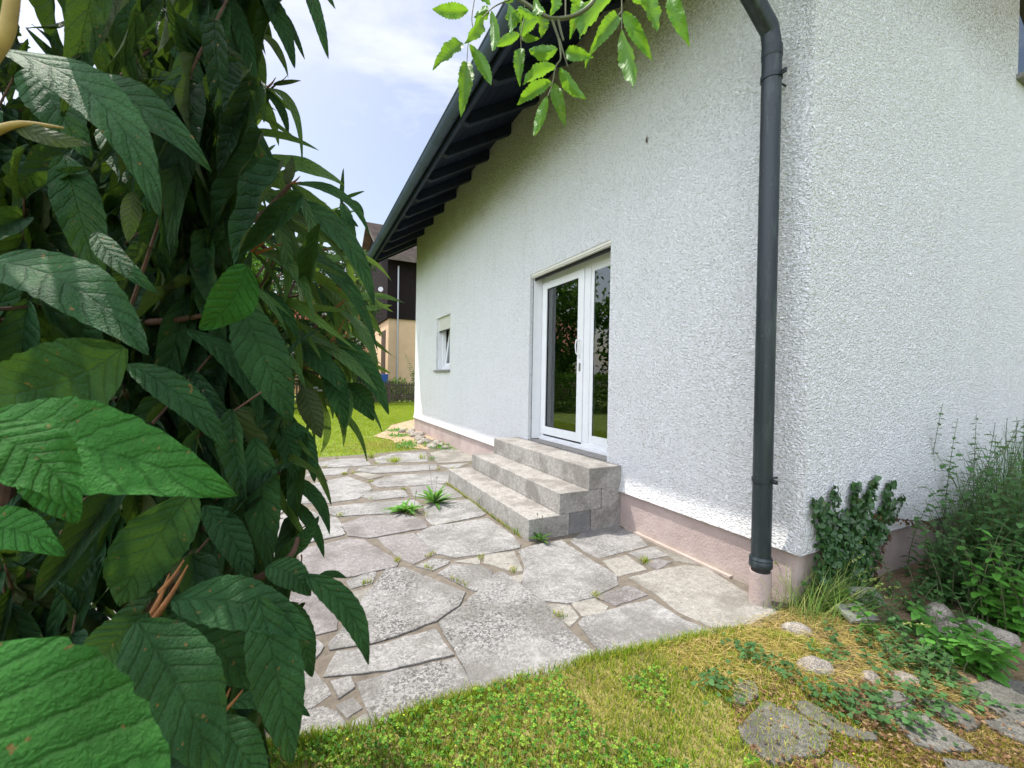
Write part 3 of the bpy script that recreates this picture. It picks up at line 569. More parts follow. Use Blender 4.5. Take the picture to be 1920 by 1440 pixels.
# --- downpipe
dp=empty('downpipe',(0,0,0)); dp.parent=house
PXX,PYY,PR=2.48,1.615,.0535
m=MB(); m.tube([(PXX,PYY,.275),(PXX,PYY,3.30)],PR,28)
m.tube([(PXX,PYY,3.28),(PXX-.01,PYY,3.34),(PXX-.03,PYY,3.40),(gx+.12,PYY+.0,4.02),(gx+.03,PYY,4.10),(gx,PYY,4.16),(gx,PYY,gz-.05)],PR-.002,28)
hb(m,'pipe',M['pipe'],dp,smooth=True)
for z,cl in ((3.12,1),(.735,1)):
    m=MB(); m.tube([(PXX,PYY,z-.014),(PXX,PYY,z+.014)],PR+.005,28); m.tube([(PXX,PYY-PR-.002,z),(PXX,PYY-PR-.03,z)],.009,8); m.box((PXX-.006,PYY-PR-.034,z-.012),(PXX+.006,PYY-PR-.002,z+.012)); m.tube([(PXX+.05,PYY,z),(XW,PYY,z)],.006,6); hb(m,'pipe_clamp',M['zinc'],dp,smooth=True)
m=MB(); m.tube([(PXX,PYY,.215),(PXX,PYY,.222),(PXX,PYY,.25),(PXX,PYY,.256),(PXX,PYY,.262),(PXX,PYY,.278)],[PR+.008,PR+.011,PR+.009,PR+.004,PR+.011,PR+.004],28)
hb(m,'pipe_collar',M['pipe'],dp,smooth=True); m=MB(); m.tube([(PXX,PYY,3.235),(PXX,PYY,3.24),(PXX,PYY,3.30)],[PR+.001,PR+.0035,PR+.0025],28); hb(m,'pipe_collar',M['zinc'],dp,smooth=True)
m=MB(); m.tube([(PXX,PYY,.185),(PXX,PYY,.216)],PR-.002,28); hb(m,'dark_joint',M['rubber'],dp)
m=MB(); m.tube([(PXX,PYY,-.05),(PXX,PYY,.188)],PR+.006,28); hb(m,'standpipe',M['plinth'],dp,smooth=True)
# insect on the wall
b=PX(1213,262,XW-.006); ins=empty('insect',tuple(b),label='tiny brown insect resting on the white wall',cat='insect')
m=MB(); m.tube([(0,0,.03),(0,.002,.02),(0,.004,0),(0,.001,-.018),(0,0,-.03)],[.001,.004,.007,.006,.001],8); m.build('body',M['bark'],ins,smooth=True)
m=MB(); 
for s_ in (-1,1):
    for z in (.012,.002,-.01): m.tube([(0,.0,z),(-.004,s_*.012,z+.006),(.004,s_*.022,z-.006)],.0007,4)
m.build('legs',M['bark'],ins)

# ================================================================== STEPS
st=empty('stone_steps',(1.67,3.025,0),label='three granite block steps leading up to the patio door',cat='steps')
def sb(m,name,mat,**k): m.v=[tuple(np.array(v)-np.array([1.67,3.025,0])) for v in m.v]; return m.build(name,mat,st,**k)
m=MB(); m.box((1.67,3.025,-.04),(2.06,5.15,.175)); sb(m,'step',M['granite'],bevel=.007,seg=3)
m=MB(); m.box((1.967,3.03,.1765),(2.40,5.10,.355)); sb(m,'step',M['granite'],bevel=.007,seg=3)
m=MB(); m.box((2.263,3.025,.3565),(2.619,5.08,.5465)); sb(m,'step',M['granite'],bevel=.007,seg=3)
m=MB(); m.box((2.065,3.032,-.04),(2.285,3.6,.1755)); sb(m,'side_block',M['granite2'],bevel=.004,label='smooth grey block in the side of the steps')
m=MB(); m.box((2.292,3.028,-.04),(2.618,3.6,.1755)); m.box((2.405,3.028,.1757),(2.618,3.6,.3560)); sb(m,'side_block',M['granite'],bevel=.004)
m=MB(); m.box((2.06,3.04,-.04),(2.61,5.07,.174)); m.box((2.40,3.6,.175),(2.61,5.07,.354)); sb(m,'core',M['mortar'])

# ================================================================== PLANTS helpers
UP=np.array([0,0,1.])
def rosette(name,loc,n,L0,w,mat,label,cat,group,tall=.5,stalks=0,flat=.35):
    o=empty(name,tuple(loc),label=label,cat=cat,group=group); a=rng.uniform(0,6.28,n); e=rng.uniform(flat,flat+tall,n)
    A=np.stack([np.cos(a)*np.cos(e),np.sin(a)*np.cos(e),np.sin(e)],1); Nn=np.stack([-np.cos(a)*np.sin(e),-np.sin(a)*np.sin(e),np.cos(e)],1)
    l=L0*rng.uniform(.5,1.2,n); T=leafT(2,9,lambda v:(.25+.75*math.sin(math.pi*v**1.3)**.8)*(1-v**6) ,.25,.35,serr=.22)
    link('leaves',scatter('leaves',T,np.zeros((n,3)),A,Nn,np.stack([np.full(n,w)*rng.uniform(.7,1.2,n),l,l],1)),mat,o)
    if stalks:
        m=MB()
        for _ in range(stalks):
            a=rng.uniform(0,6.28); h=L0*rng.uniform(1,1.6); d=np.array([math.cos(a)*.15,math.sin(a)*.15,1])*h
            m.tube([(0,0,0),tuple(d*.6),tuple(d)],[.0012,.001,.001],5); m.tube([tuple(d),tuple(d*1.03),tuple(d*1.14)],[.001,.004,.001],6)
        m.build('stalks',M['twig'],o)
    return o
def tuft(name,loc,n,h,w,mat,label,cat,group,spread=.03,lean=.6,parent=None):
    o=empty(name,tuple(loc),label=label,cat=cat,group=group) ; P=np.c_[rng.normal(0,spread,(n,2)),np.zeros(n)]
    blades('blades',P,h,w,mat,lean,4,parent=o); return o
# weeds between the paving
gw_='weeds growing in the patio joints'
def gp(x,y,z=.002): return g(x,y,z)
rosette('dandelion',gp(757,960),30,.19,.032,M['dand'],'broad rosette weed left of the tall dandelion on the patio','weed',gw_,.6)
rosette('dandelion',gp(775,958),18,.15,.028,M['dand'],'small rosette weed squeezed between two larger ones on the patio','weed',gw_,.7,2)
rosette('dandelion',gp(815,945),38,.23,.034,M['dand'],'tallest dandelion rosette in the middle of the patio','weed',gw_,.9,2)
rosette('dandelion',gp(1013,1015),14,.15,.026,M['dand'],'long-leaved plantain at the near corner of the steps','weed',gw_,.7,4,.5)
tuft('grass_tuft',gp(905,946),60,.10,.005,M['clover'],'bright grass tuft against the lowest granite step','grass tuft',gw_,.02)
tuft('grass_tuft',gp(738,866),110,.09,.006,M['lawn'],'round grass clump on the far patio','grass tuft',gw_,.05,.9)
tuft('grass_tuft',gp(697,858),60,.10,.006,M['lawn'],'grass clump at the far patio edge near the lawn','grass tuft',gw_,.04)
tuft('grass_tuft',gp(808,862),40,.08,.005,M['weedb'],'sparse tuft in the far patio near the house','grass tuft',gw_,.04)
tuft('grass_tuft',gp(854,902),50,.10,.006,M['clover'],'weed clump at the far front corner of the lowest step','grass tuft',gw_,.03)
tuft('grass_tuft',gp(968,1000),30,.05,.004,M['clover'],'small green tuft in front of the near step end','grass tuft',gw_,.02)
tuft('grass_tuft',gp(1158,972),40,.05,.006,M['clover'],'tiny green weed between steps and plinth','grass tuft',gw_,.02)
tuft('grass_tuft',gp(790,860),30,.08,.005,M['lawn'],'thin tuft beside the small far patio slab','grass tuft',gw_,.03)
# mossy weed line along the step front
n=900; t=rng.random(n)**.8; P=np.c_[1.655-np.abs(rng.normal(0,.012,n)),3.1+2.05*t,np.zeros(n)]
blades('step_foot_weeds',P,.03,.004,M['turf'],.8,2,kind='stuff',label='low weeds lining the foot of the lowest step',cat='weeds')
# weeds in joints
jp=[]
for mt,L_ in ST[33:46]+ST[12:20]:
    q_=np.array([g(x,y)[:2] for x,y in crp(L_)]); i=rng.integers(len(q_)); a,b=q_[i],q_[(i+1)%len(q_)]
    k=rng.integers(10,50); tt=rng.random(k)[:,None]*.5; jp.append(a+(b-a)*tt+rng.normal(0,.008,(k,2)))
for _ in range(20):
    mt,L_=ST[rng.integers(33,46) if _>4 else rng.integers(14,33)]; q_=np.array([g(x,y)[:2] for x,y in crp(L_)]); jp.append(q_[rng.integers(len(q_))]+rng.normal(0,.018,(45,2)))
jp=np.concatenate(jp); blades('joint_weeds',np.c_[jp,np.full(len(jp),-.004)],.04,.0045,M['turf'],.9,2,kind='stuff',label='sparse grass in the joints of the flagstones',cat='weeds')

# ================================================================== GRASS
def ok_vis(P,mx0=-150,mx1=2100): 
    v=P-C; z=v@f; x=960+F*(v@r)/np.maximum(z,.01); return (z>.3)&(x>mx0)&(x<mx1)
# near turf
P2=inside_pts(turf_poly,260000); vis=ok_vis(np.c_[P2,np.zeros(len(P2))]); P2=P2[vis|(rng.random(len(P2))<.12)]
dn=vnoise(P2,2.6,11)*.5+vnoise(P2,7,12)*.3+vnoise(P2,22,13)*.15
dn=dn+.72*np.clip((P2[:,0]-.7)/.9,-.8,1.1)
colr=np.clip(.36+dn*.42+rng.normal(0,.20,len(P2)),0.01,.99); hh=(.040-.010*np.clip(dn,-1,1))*rng.uniform(.4,1.3,len(P2))
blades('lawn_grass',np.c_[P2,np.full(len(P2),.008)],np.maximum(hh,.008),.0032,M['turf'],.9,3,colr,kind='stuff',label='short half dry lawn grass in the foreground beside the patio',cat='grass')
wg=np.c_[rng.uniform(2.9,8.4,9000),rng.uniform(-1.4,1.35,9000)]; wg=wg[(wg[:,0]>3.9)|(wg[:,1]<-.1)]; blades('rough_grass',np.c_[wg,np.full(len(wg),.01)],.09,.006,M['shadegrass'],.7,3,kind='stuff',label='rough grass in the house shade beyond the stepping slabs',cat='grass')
# clover
P3=inside_pts(turf_poly,42000); P3=P3[ok_vis(np.c_[P3,np.zeros(len(P3))])]; cn=vnoise(P3,3,21)+.4*vnoise(P3,9,22)-.75*np.clip((P3[:,0]-.9)/.9,-.6,1.2); P3=P3[cn>.02]
n=len(P3); c3=rng.random(n); Pc=[];Ac=[];Nc=[];Sc=[];Uc=[]
hz=rng.uniform(.024,.048,n); tl=norm(np.c_[rng.normal(0,.3,(n,2)),np.ones(n)])
for k in range(3):
    a=rng.uniform(0,6.28,n) if k==0 else a+2.09
    d=np.stack([np.cos(a),np.sin(a),np.zeros(n)],1); d=norm(d-tl*(d*tl).sum(1,keepdims=True)+UP*.1)
    Pc.append(np.c_[P3,hz]); Ac.append(d); Nc.append(tl); s_=rng.uniform(.005,.011,n); Sc.append(np.stack([s_*1.0,s_,s_],1)); Uc.append(c3)
rT=leafT(2,4,lambda v:math.sin(math.pi*min(1,(v*.93+.03)))**.55,.3,.2)
link('clover',scatter('clover',rT,np.concatenate(Pc),np.concatenate(Ac),np.concatenate(Nc),np.concatenate(Sc),np.concatenate(Uc)),M['clover'],kind='stuff',label='clover leaves spread through the foreground lawn',cat='clover')
ne=9000; te=rng.uniform(0,7.999,ne); tv=np.array(turf_poly[1:10]); ie=te.astype(int); Pe=tv[ie]+(tv[ie+1]-tv[ie])*(te-ie)[:,None]+rng.normal(0,.012,(ne,2))+[0,.012]
Pe=Pe[rng.random(ne)<.35+.65*(vnoise(Pe,6,41)>-.1)]; blades('edge_grass',np.c_[Pe,np.full(len(Pe),.002)],.045,.003,M['turf'],1.0,3,np.clip(rng.random(len(Pe))*.8,0,1),kind='stuff',label='ragged grass creeping over the near patio edge',cat='grass')
# clover leaflet flowers
fp=inside_pts(turf_poly,160); fp=fp[ok_vis(np.c_[fp,np.zeros(len(fp))])]; n=len(fp)*5; P=np.repeat(np.c_[fp,rng.uniform(.035,.055,len(fp))],5,0); a=rng.uniform(0,6.28,n)
link('yellow_flowers',scatter('fl',rT,P,np.stack([np.cos(a),np.sin(a),np.full(n,.6)],1),np.tile(UP,(n,1)),np.tile([.003,.0035,.003],(n,1))),M['flower'],kind='stuff',label='tiny yellow flowers scattered in the foreground lawn',cat='flowers')
# far lawn
ft=inside_pts(farpoly,360000); Pt=np.c_[ft,np.zeros(len(ft))]; vv=Pt-C; zz=vv@f; xx=960+F*(vv@r)/zz
keep=((xx>380)&(xx<900)&(rng.random(len(ft))<np.clip(14/np.maximum(zz,1),.2,1)))|(rng.random(len(ft))<.03); ft=ft[keep]
soil=np.array([g(x,y)[:2] for x,y in [(730,797),(778,786),(800,812),(842,838),(800,842),(750,838),(735,825),(700,818),(722,808)]])
bare=inpoly(ft,soil); edg=vnoise(ft,1.2,31); ft=ft[~bare|(rng.random(len(ft))<.10)]
edg=vnoise(ft,.9,31); dis=np.hypot(ft[:,0]-1.9,ft[:,1]-8.7); dry=np.clip(1-dis/1.3,0,1)
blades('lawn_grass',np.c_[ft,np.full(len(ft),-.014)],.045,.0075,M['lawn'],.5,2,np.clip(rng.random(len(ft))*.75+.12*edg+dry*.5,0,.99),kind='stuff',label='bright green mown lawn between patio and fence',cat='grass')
dp_=inside_pts([(x,y) for x,y in soil],900); dp2=np.array([1.6,8.5])+rng.normal(0,[.5,.45],(2500,2)); dp2=dp2[(dp2[:,0]<2.3)&(dp2[:,1]>7.7)]
dp_=np.concatenate([dp_,dp2]); blades('dry_lawn_grass',np.c_[dp_,np.full(len(dp_),-.01)],.05,.006,M['straw'],.9,2,kind='stuff',label='yellowed dry grass beside the house wall at the lawn edge',cat='grass')
wp=np.array([g(x,y)[:2] for x,y in [(770,832),(815,836),(838,840),(748,818),(745,808),(760,838)]]); wpp=(wp[:,None]+rng.normal(0,.12,(6,120,2))).reshape(-1,2); wpp=wpp[wpp[:,0]<2.55]
link('ground_weeds',scatter('gw',leafT(2,4),np.c_[wpp,np.full(len(wpp),.01)],np.c_[rng.normal(0,1,(len(wpp),2)),rng.uniform(.3,1.2,len(wpp))],np.tile(UP,(len(wpp),1))+rng.normal(0,.3,(len(wpp),3)),np.tile([.03,.06,.06],(len(wpp),1))*rng.uniform(.6,1.3,(len(wpp),1)),),M['weedb'],kind='stuff',label='leafy weeds at the far corner of the patio by the plinth',cat='weeds')

# ================================================================== ROCKS
def rock(name,px,py,w,h,mat,label,cat,group=None,elong=1.3,rot=0,z0=0.,seed=0,P=None):
    p=g(px,py,z0) if P is None else np.array(P); bm=bmesh.new(); bmesh.ops.create_icosphere(bm,subdivisions=3,radius=1)
    r2=np.random.default_rng(seed+5); K=[(norm(r2.normal(0,1,3)),r2.uniform(.7,.95)) for _ in range(9)]; ph=r2.uniform(0,6,6)
    for v in bm.verts:
        c=np.array(v.co)
        for d,t in K:
            s_=c@d
            if s_>t: c=c-d*(s_-t)*.75
        c=c*(1+.04*math.sin(c[0]*4+ph[0])*math.sin(c[1]*5+ph[1])+.02*math.sin(c[2]*11+ph[2]+c[0]*9))
        v.co=c*np.array([w*.5*elong,w*.5,h*.5])
    me=bpy.data.meshes.new(name); bm.to_mesh(me); bm.free(); me.polygons.foreach_set('use_smooth',np.ones(len(me.polygons),bool))
    o=link(name,me,mat,label=label,cat=cat,group=group); o.location=(p[0],p[1],z0+h*.17); o.rotation_euler=(0,0,rot); return o
G_R='river rocks lying in the garden bed'
rock('rock',1529,1262,.115,.11,M['rock'],'pale pointed rock at the edge of the dry grass, left of the round brown one','rock',G_R,1.35,-.6,seed=1)
rock('rock',1633,1282,.075,.08,M['rock'],'small round brown rock half hidden in the dry grass','rock',G_R,1.2,.5,seed=2)
rock('rock',1698,1283,.09,.07,M['rock'],'pale jagged rock beside dead leaves, right of the round brown one','rock',G_R,1.5,-.9,seed=3)
rock('rock',1493,1190,.10,.09,M['rock'],'rock draped with straw nearest the downpipe','rock',G_R,1.5,-.8,seed=4)
rock('rock',1760,1165,.13,.15,M['rock'],'grey rock standing in the shaded weeds near the wall','rock',G_R,1.2,.3,seed=5)
rock('rock',1782,1192,.15,.12,M['rock'],'broad grey rock behind the bright leafy weed','rock',G_R,1.3,-.2,seed=6)
rock('rock',1755,1215,.12,.10,M['rock'],'flat grey rock left of the bright leafy weed','rock',G_R,1.5,-.5,seed=7)
rock('rock',1873,1208,.15,.13,M['rock'],'rounded grey rock at the right, partly in shade','rock',G_R,1.3,-.3,seed=8)
rock('rock',1838,1185,.12,.10,M['rock'],'weathered rock just left of the rounded one in shade','rock',G_R,1.3,.4,seed=9)
rock('rock',1806,1282,.05,.05,M['slab'],'small blue-grey stone at the corner of the shaded slab','rock',G_R,1.1,0,seed=10)
G_S='flat stepping slabs in the garden bed'
def c7(L_): return [(1240+a/2.25,800+b/2.25) for a,b in L_]
def slab(L_,label,z=.03):
    p=np.array([g(x,y,z) for x,y in c7(L_)]); ctr=p.mean(0); out=[]; n=len(p)
    for i in range(n):
        a,b=p[i],p[(i+1)%n]; k=max(1,int(np.linalg.norm(b-a)/.04))
        for j in range(k): out.append(a+(b-a)*j/k+np.r_[rng.normal(0,.004,2),0])
    m=MB(); m.prism([tuple(q-np.array([ctr[0],ctr[1],0])-np.array([0,0,.05])) for q in out],(0,0,.05))
    return m.build('stepping_slab',M['slab'],None,bevel=.005,seg=2,loc=(ctr[0],ctr[1],0),label=label,cat='stone slab',group=G_S)
slab([(430,1145),(560,1200),(720,1290),(718,1335),(690,1385),(560,1392),(480,1425),(400,1370),(330,1310),(318,1260),(370,1215)],'large mottled grey slab beside the lawn, leftmost of the big ones')
slab([(300,1090),(350,1065),(405,1075),(412,1130),(355,1168),(305,1150)],'small square slab under dry leaves behind the large mottled slab')
slab([(540,1150),(620,1160),(700,1190),(760,1250),(905,1285),(915,1320),(840,1325),(730,1280),(600,1210)],'narrow slab partly covered by creeping ivy')
slab([(965,1195),(1100,1205),(1230,1290),(1330,1355),(1180,1368),(1080,1340),(1020,1290)],'long slab below the pair of slabs at the right')
slab([(1092,1135),(1180,1142),(1290,1200),(1352,1250),(1300,1280),(1180,1215),(1110,1180)],'slab between two lines of ivy, directly left of the shaded slab')
slab([(1308,1085),(1420,1052),(1560,1080),(1650,1200),(1600,1290),(1500,1250),(1400,1190),(1303,1125)],'big slab lying half in the shade of the house')
slab([(725,1400),(790,1415),(860,1450),(850,1500),(740,1480)],'small slab corner at the bottom of the picture')
slab([(1345,1232),(1440,1225),(1560,1290),(1560,1340),(1400,1275)],'narrow slab in front of the half shaded slab')
slab([(910,1105),(1000,1110),(1080,1150),(1060,1185),(950,1180)],'small slab behind the long slab, near the pale jagged rock')
slab([(1180,1395),(1350,1400),(1500,1440),(1450,1520),(1250,1500)],'slab at the bottom right corner of the picture')
# broken grey concrete tiles behind the dry grass
for px,py,rz,rx,lb in ((1622,1118,.5,.5,'upper grey concrete tile leaning in the weeds by the ivy'),(1607,1150,.35,.35,'lower grey concrete tile lying behind the dry grass')):
    m=MB(); m.box((-.085,-.055,-.01),(.085,.055,.012)); p=g(px,py,.06); o=m.build('concrete_tile',simple('smooth_grey_concrete',(.22,.22,.20),.85,.1,9,.001),None,bevel=.003,loc=tuple(p),label=lb,cat='tile',group='grey concrete tiles'); o.rotation_euler=(rx,0,-rz)
# cobbles at the far end of the wall
G_C='cobbles along the far plinth'
k=0
for i in range(46):
    t=i/45; c=np.array([2.42,10.5])*(1-t)+np.array([2.32,7.75])*t+rng.normal(0,[.10,.05]); s_=rng.uniform(.10,.17)
    c[0]=min(c[0],2.54)
    rock('cobble',0,0,s_,s_*.8,M['rock'],'rounded pale cobble in the strip along the far plinth','cobble',G_C,rng.uniform(1.1,1.4),rng.uniform(0,3),seed=40+i,P=(c[0],c[1],0))

# ================================================================== GARDEN BED VEGETATION
def gz_(P,z): return np.c_[P,np.full(len(P),z)]
area=[g(x,y)[:2] for x,y in [(1250,1215),(1370,1182),(1460,1150),(1500,1120),(1660,1180),(1760,1260),(1800,1330),(1700,1300),(1600,1290),(1480,1290),(1370,1300),(1300,1290)]]
# straw mat with long blades falling toward the camera
P=inside_pts(area,9000); n=len(P); a=rng.normal(-1.9,.9,n); e=rng.uniform(.1,.75,n); A=np.stack([np.cos(a)*np.cos(e),np.sin(a)*np.cos(e),np.sin(e)],1)
l=rng.uniform(.04,.13,n); 
T=bladeT(4,-.35)
link('dry_grass',scatter('dry',T,gz_(P,.012),A,np.tile(UP,(n,1))+rng.normal(0,.3,(n,3)),np.stack([np.full(n,.0026),l,l],1),rng.random(n)),M['straw'],kind='stuff',label='matted straw coloured grass beside the downpipe foot',cat='dry grass')
# tall green grass with seed heads at the corner
cl=g(1540,1150)[:2]; n=560; P=cl+rng.normal(0,[.12,.07],(n,2)); a=rng.normal(.2,1.1,n); e=rng.uniform(.75,1.4,n); A=np.stack([np.cos(a)*np.cos(e),np.sin(a)*np.cos(e)-.1,np.sin(e)],1); l=rng.uniform(.12,.33,n)
link('tall_grass',scatter('tall',bladeT(6,-.35),gz_(P,.0),A,np.tile(UP,(n,1)),np.stack([np.full(n,.003),l,l],1),rng.random(n)),M['tallgrass'],kind='stuff',label='tall arching grass with seed heads at the house corner',cat='tall grass')
def seedgrass(base,tip,sag,wid,mat,parent,hd=.35,n=26):
    m=MB(); b=np.array(base); t=np.array(tip); pts=[b+(t-b)*k/8+UP*sag*math.sin(math.pi*k/8*.9) for k in range(9)]; m.tube(pts,[.002]*6+[.0014]*3,5); o=m.build('stem',mat,parent)
    k=rng.uniform(1-hd,1,n); ii=np.minimum((k*8).astype(int),7); pt=np.array(pts); Pp=pt[ii]+(pt[ii+1]-pt[ii])*((k*8)-ii)[:,None]; dr=norm(pt[ii+1]-pt[ii]); A=dr+rng.normal(0,.35,(n,3))
    link('seed_head',scatter('seed',cardT,Pp,A,rng.normal(0,1,(n,3)),np.tile([wid,.016,.01],(n,1)),rng.uniform(.5,1,n)),mat,parent)
sg=empty('seeding_grass',tuple(g(1540,1150)),label='clump of long arching seed stalks in front of the ivy',cat='grass stalks'); b0=g(1540,1150)
for (bx,by,tx,ty,d) in [(1510,1150,1618,1045,2.6),(1520,1150,1648,1068,2.55),(1535,1150,1640,1090,2.45),(1560,1160,1690,1105,2.4),(1570,1165,1700,1125,2.3),(1500,1140,1560,1040,2.6),(1490,1130,1480,1030,2.65),(1480,1120,1455,1060,2.6),(1550,1150,1620,1010,2.7),(1580,1170,1655,1100,2.35),(1600,1200,1740,1180,2.0),(1500,1120,1515,1060,2.7)]:
    b_=g(bx,by); t_=D(tx,ty,d); seedgrass(b_-b0,t_-b0,.05,.009,M['tallgrass'],sg)
# ivy on the gable wall
ivy=empty('ivy',(2.9,YC-.01,0),label='dark green ivy climbing the shaded wall next to the corner',cat='ivy'); io=np.array([2.9,YC-.01,0])
heads=[(1560,915),(1525,935),(1532,990),(1580,965),(1600,905),(1598,940),(1640,895),(1622,935),(1668,900),(1690,930),(1650,960),(1560,1000),(1610,985)]
m=MB(); IP=[];
for i,(hx,hy) in enumerate(heads):
    top=PY(hx,hy,YC-.012); bx=1525+ (i*37%110)+8; bot=PY(bx,1130,YC-.02); bot[2]=0
    pts=[bot+(top-bot)*k/10+np.array([.05*math.sin(k*1.1+i)*(1-k/10),0,0]) for k in range(11)]; m.tube([p-io for p in pts],[.004-.0028*k/10 for k in range(11)],5)
    pt=np.array(pts); nn=int(270*(top[2]+.3)); kk=rng.random(nn)**1.0*9.99; ii=kk.astype(int); Pp=pt[ii]+(pt[ii+1]-pt[ii])*(kk-ii)[:,None]; sp=.070*(1-kk/10)**.7+.010
    Pp=Pp+np.c_[rng.normal(0,1,nn)*sp,-rng.uniform(.0,.03,nn),rng.normal(0,1,nn)*sp]; IP.append(Pp)
m.build('stems',M['bark'],ivy)
IP=np.concatenate(IP); n=len(IP); hT=leafT(2,5,lambda v:max(.0,min(1,1.25*math.sin(math.pi*(v*.8+.2))**.7))*(1 if v<1 else 0)*(1-v**3),.2,.2)
A=np.c_[rng.normal(0,.8,n),rng.normal(-.2,.3,n),rng.normal(-.6,.6,n)]; Nn=np.c_[rng.normal(0,.6,n),-np.ones(n),rng.normal(.4,.3,n)]; s_=rng.uniform(.018,.042,n)
link('leaves',scatter('ivl',hT,IP-io,A,Nn,np.stack([s_,s_,s_],1)),M['ivy'],ivy)
# dead brown vine
dv=empty('dead_vine',tuple(PY(1640,985,YC-.02)),label='leafless brown vine arching right from the ivy',cat='vine'); o_=np.array(dv.location); m=MB()
vp=[PY(1640,965,YC-.02),PY(1685,974,YC-.05),PY(1735,978,YC-.08),PY(1762,1000,YC-.10),PY(1780,1040,YC-.12),PY(1800,1070,YC-.14)]; m.tube([p-o_ for p in vp],.004,6); vp2=[PY(1668,1000,YC-.02),PY(1650,1040,YC-.02),PY(1635,1100,YC-.02)]; m.tube([p-o_ for p in vp2],.004,6); m.build('stem',M['bark'],dv)
n=150; k=rng.random(n)*4.99; ii=k.astype(int); vpa=np.array(vp); Pp=vpa[ii]+(vpa[ii+1]-vpa[ii])*(k-ii)[:,None]; k2=rng.random(70)*1.99; i2=k2.astype(int); v2=np.array(vp2); P2_=v2[i2]+(v2[i2+1]-v2[i2])*(k2-i2)[:,None]; Pp=np.r_[Pp,P2_]; n=len(Pp)
link('withered_leaves',scatter('dvl',cardT,Pp-o_+rng.normal(0,.008,(n,3)),np.c_[rng.normal(0,.6,(n,2)),-np.ones(n)],rng.normal(0,1,(n,3)),np.tile([.018,.028,.02],(n,1))*rng.uniform(.5,1.2,(n,1)),rng.random(n)*.6),M['deadleaf'],dv)
# leafy weeds (several plants)
G_W='leafy weeds crowding the gable wall'
def weed(x,y,h,nst,leaf,mat,label,spread=.1,cat='weed',name='weed_plant',lean=.3,dens=26,z=0,tipb=True):
    o=empty(name,(x,y,z),label=label,cat=cat,group=G_W); m=MB(); Pl=[];Al=[];Nl=[];Sl=[]
    for s_i in range(nst):
        a=rng.uniform(0,6.28); b=np.r_[rng.normal(0,spread*.4,2),0]; hh=h*rng.uniform(.6,1.1); d=np.array([math.cos(a)*lean,math.sin(a)*lean,1])
        if y+ (b+d*hh)[1]>YC-.05: d[1]=-abs(d[1])*.5
        pts=[b+d*hh*k/6*np.array([k/6,k/6,1]) for k in range(7)]; m.tube(pts,[.0035-.0004*k for k in range(7)],5); pt=np.array(pts)
        nl=max(4,int(hh*dens)); 
        for j in range(nl):
            t=(j+.5)/nl*.97+.02; k=min(5,int(t*6)); p=pt[k]+(pt[k+1]-pt[k])*(t*6-k)
            for s_ in (0,math.pi):
                aa=j*1.57+s_+rng.normal(0,.3); e=rng.uniform(-.25,.5); Pl.append(p); Al.append((math.cos(aa)*math.cos(e),math.sin(aa)*math.cos(e),math.sin(e))); Nl.append((-math.cos(aa)*math.sin(e)+rng.normal(0,.2),-math.sin(aa)*math.sin(e)+rng.normal(0,.2),1)); q=leaf*rng.uniform(.6,1.15)*(1-.45*t); Sl.append((q*.62,q,q))
    m.build('stems',M['twig'],o); T=leafT(2,6,lambda v:math.sin(math.pi*v**.7)**.8 if v<1 else 0,.2,.3,serr=.08)
    link('leaves',scatter('wl',T,Pl,Al,Nl,Sl),mat,o); return o
def wy(px,py,z=0): p=g(px,py,z); return p[0],min(p[1],YC-.08)
weed(*wy(1790,1120),.50,20,.06,M['weed'],'dense dark shrubby weed right of the bare plinth patch',.28,lean=.35,dens=40)
weed(*wy(1735,1150),.22,16,.05,M['weed'],'low dark weed in front of the pink plinth beside the ivy',.25,dens=40)
weed(*wy(1830,1150),.60,20,.07,M['weed'],'nettle-like weed in front of the plinth, left of the tallest weeds',.26)
weed(*wy(1850,1130),.85,18,.08,M['weed'],'tall nettle-like weed in front of the wild grass',.24)
weed(*wy(1915,1150),.85,20,.085,M['weed'],'tall weed at the right edge of the picture',.25)
weed(*wy(1900,1190),.50,16,.08,M['weedb'],'bright green weed low at the right edge',.2)
weed(*wy(1990,1150),1.0,16,.085,M['weed'],'tallest weed, mostly beyond the right edge',.25)
weed(*wy(1830,1060),1.1,16,.06,M['weed'],'slender weed against the wall behind the nettles',.3)
weed(*wy(1815,1255),.20,26,.085,M['weedb'],'bright broad-leaved weed sprawling over the grey rocks',.24,lean=.6,dens=40)
weed(*wy(1745,1255),.15,18,.06,M['weed'],'sprawling low weed between dry grass and the bright leaves',.2,lean=.6,dens=45)
weed(*wy(1660,1180),.18,20,.05,M['weed'],'dark low weed behind the concrete tiles',.25,lean=.6,dens=45)
weed(*wy(1670,1235),.12,18,.045,M['weed'],'low weed in the grass behind the round brown rock',.22,lean=.7,dens=50)
# wild grass by the wall
P=np.c_[rng.uniform(4.2,7.5,2600),YC-.08-np.abs(rng.normal(0,.25,2600))]; n=len(P); hh=rng.uniform(.35,1.05,n)*np.clip((P[:,0]-3.6)/1.2,.4,1)
blades('wild_grass',gz_(P,0),hh,.005,M['shadegrass'],.28,5,kind='stuff',label='wild uncut grass standing tall along the gable wall',cat='wild grass')
sg2=empty('seeding_grass',(4.9,1.2,0),label='feathery grass stalks rising above the weeds at the right edge',cat='grass stalks'); b0=np.array([4.9,1.2,0])
for i in range(26):
    b_=np.array([rng.uniform(4.2,6.2),rng.uniform(.95,1.35),0]); t_=b_+np.array([rng.normal(0,.15),rng.normal(-.05,.06),rng.uniform(.8,1.35)*min(1,(b_[0]-3.2)/1.6)]); seedgrass(b_-b0,t_-b0,.0,.004,M['shadegrass'],sg2,.25,18)
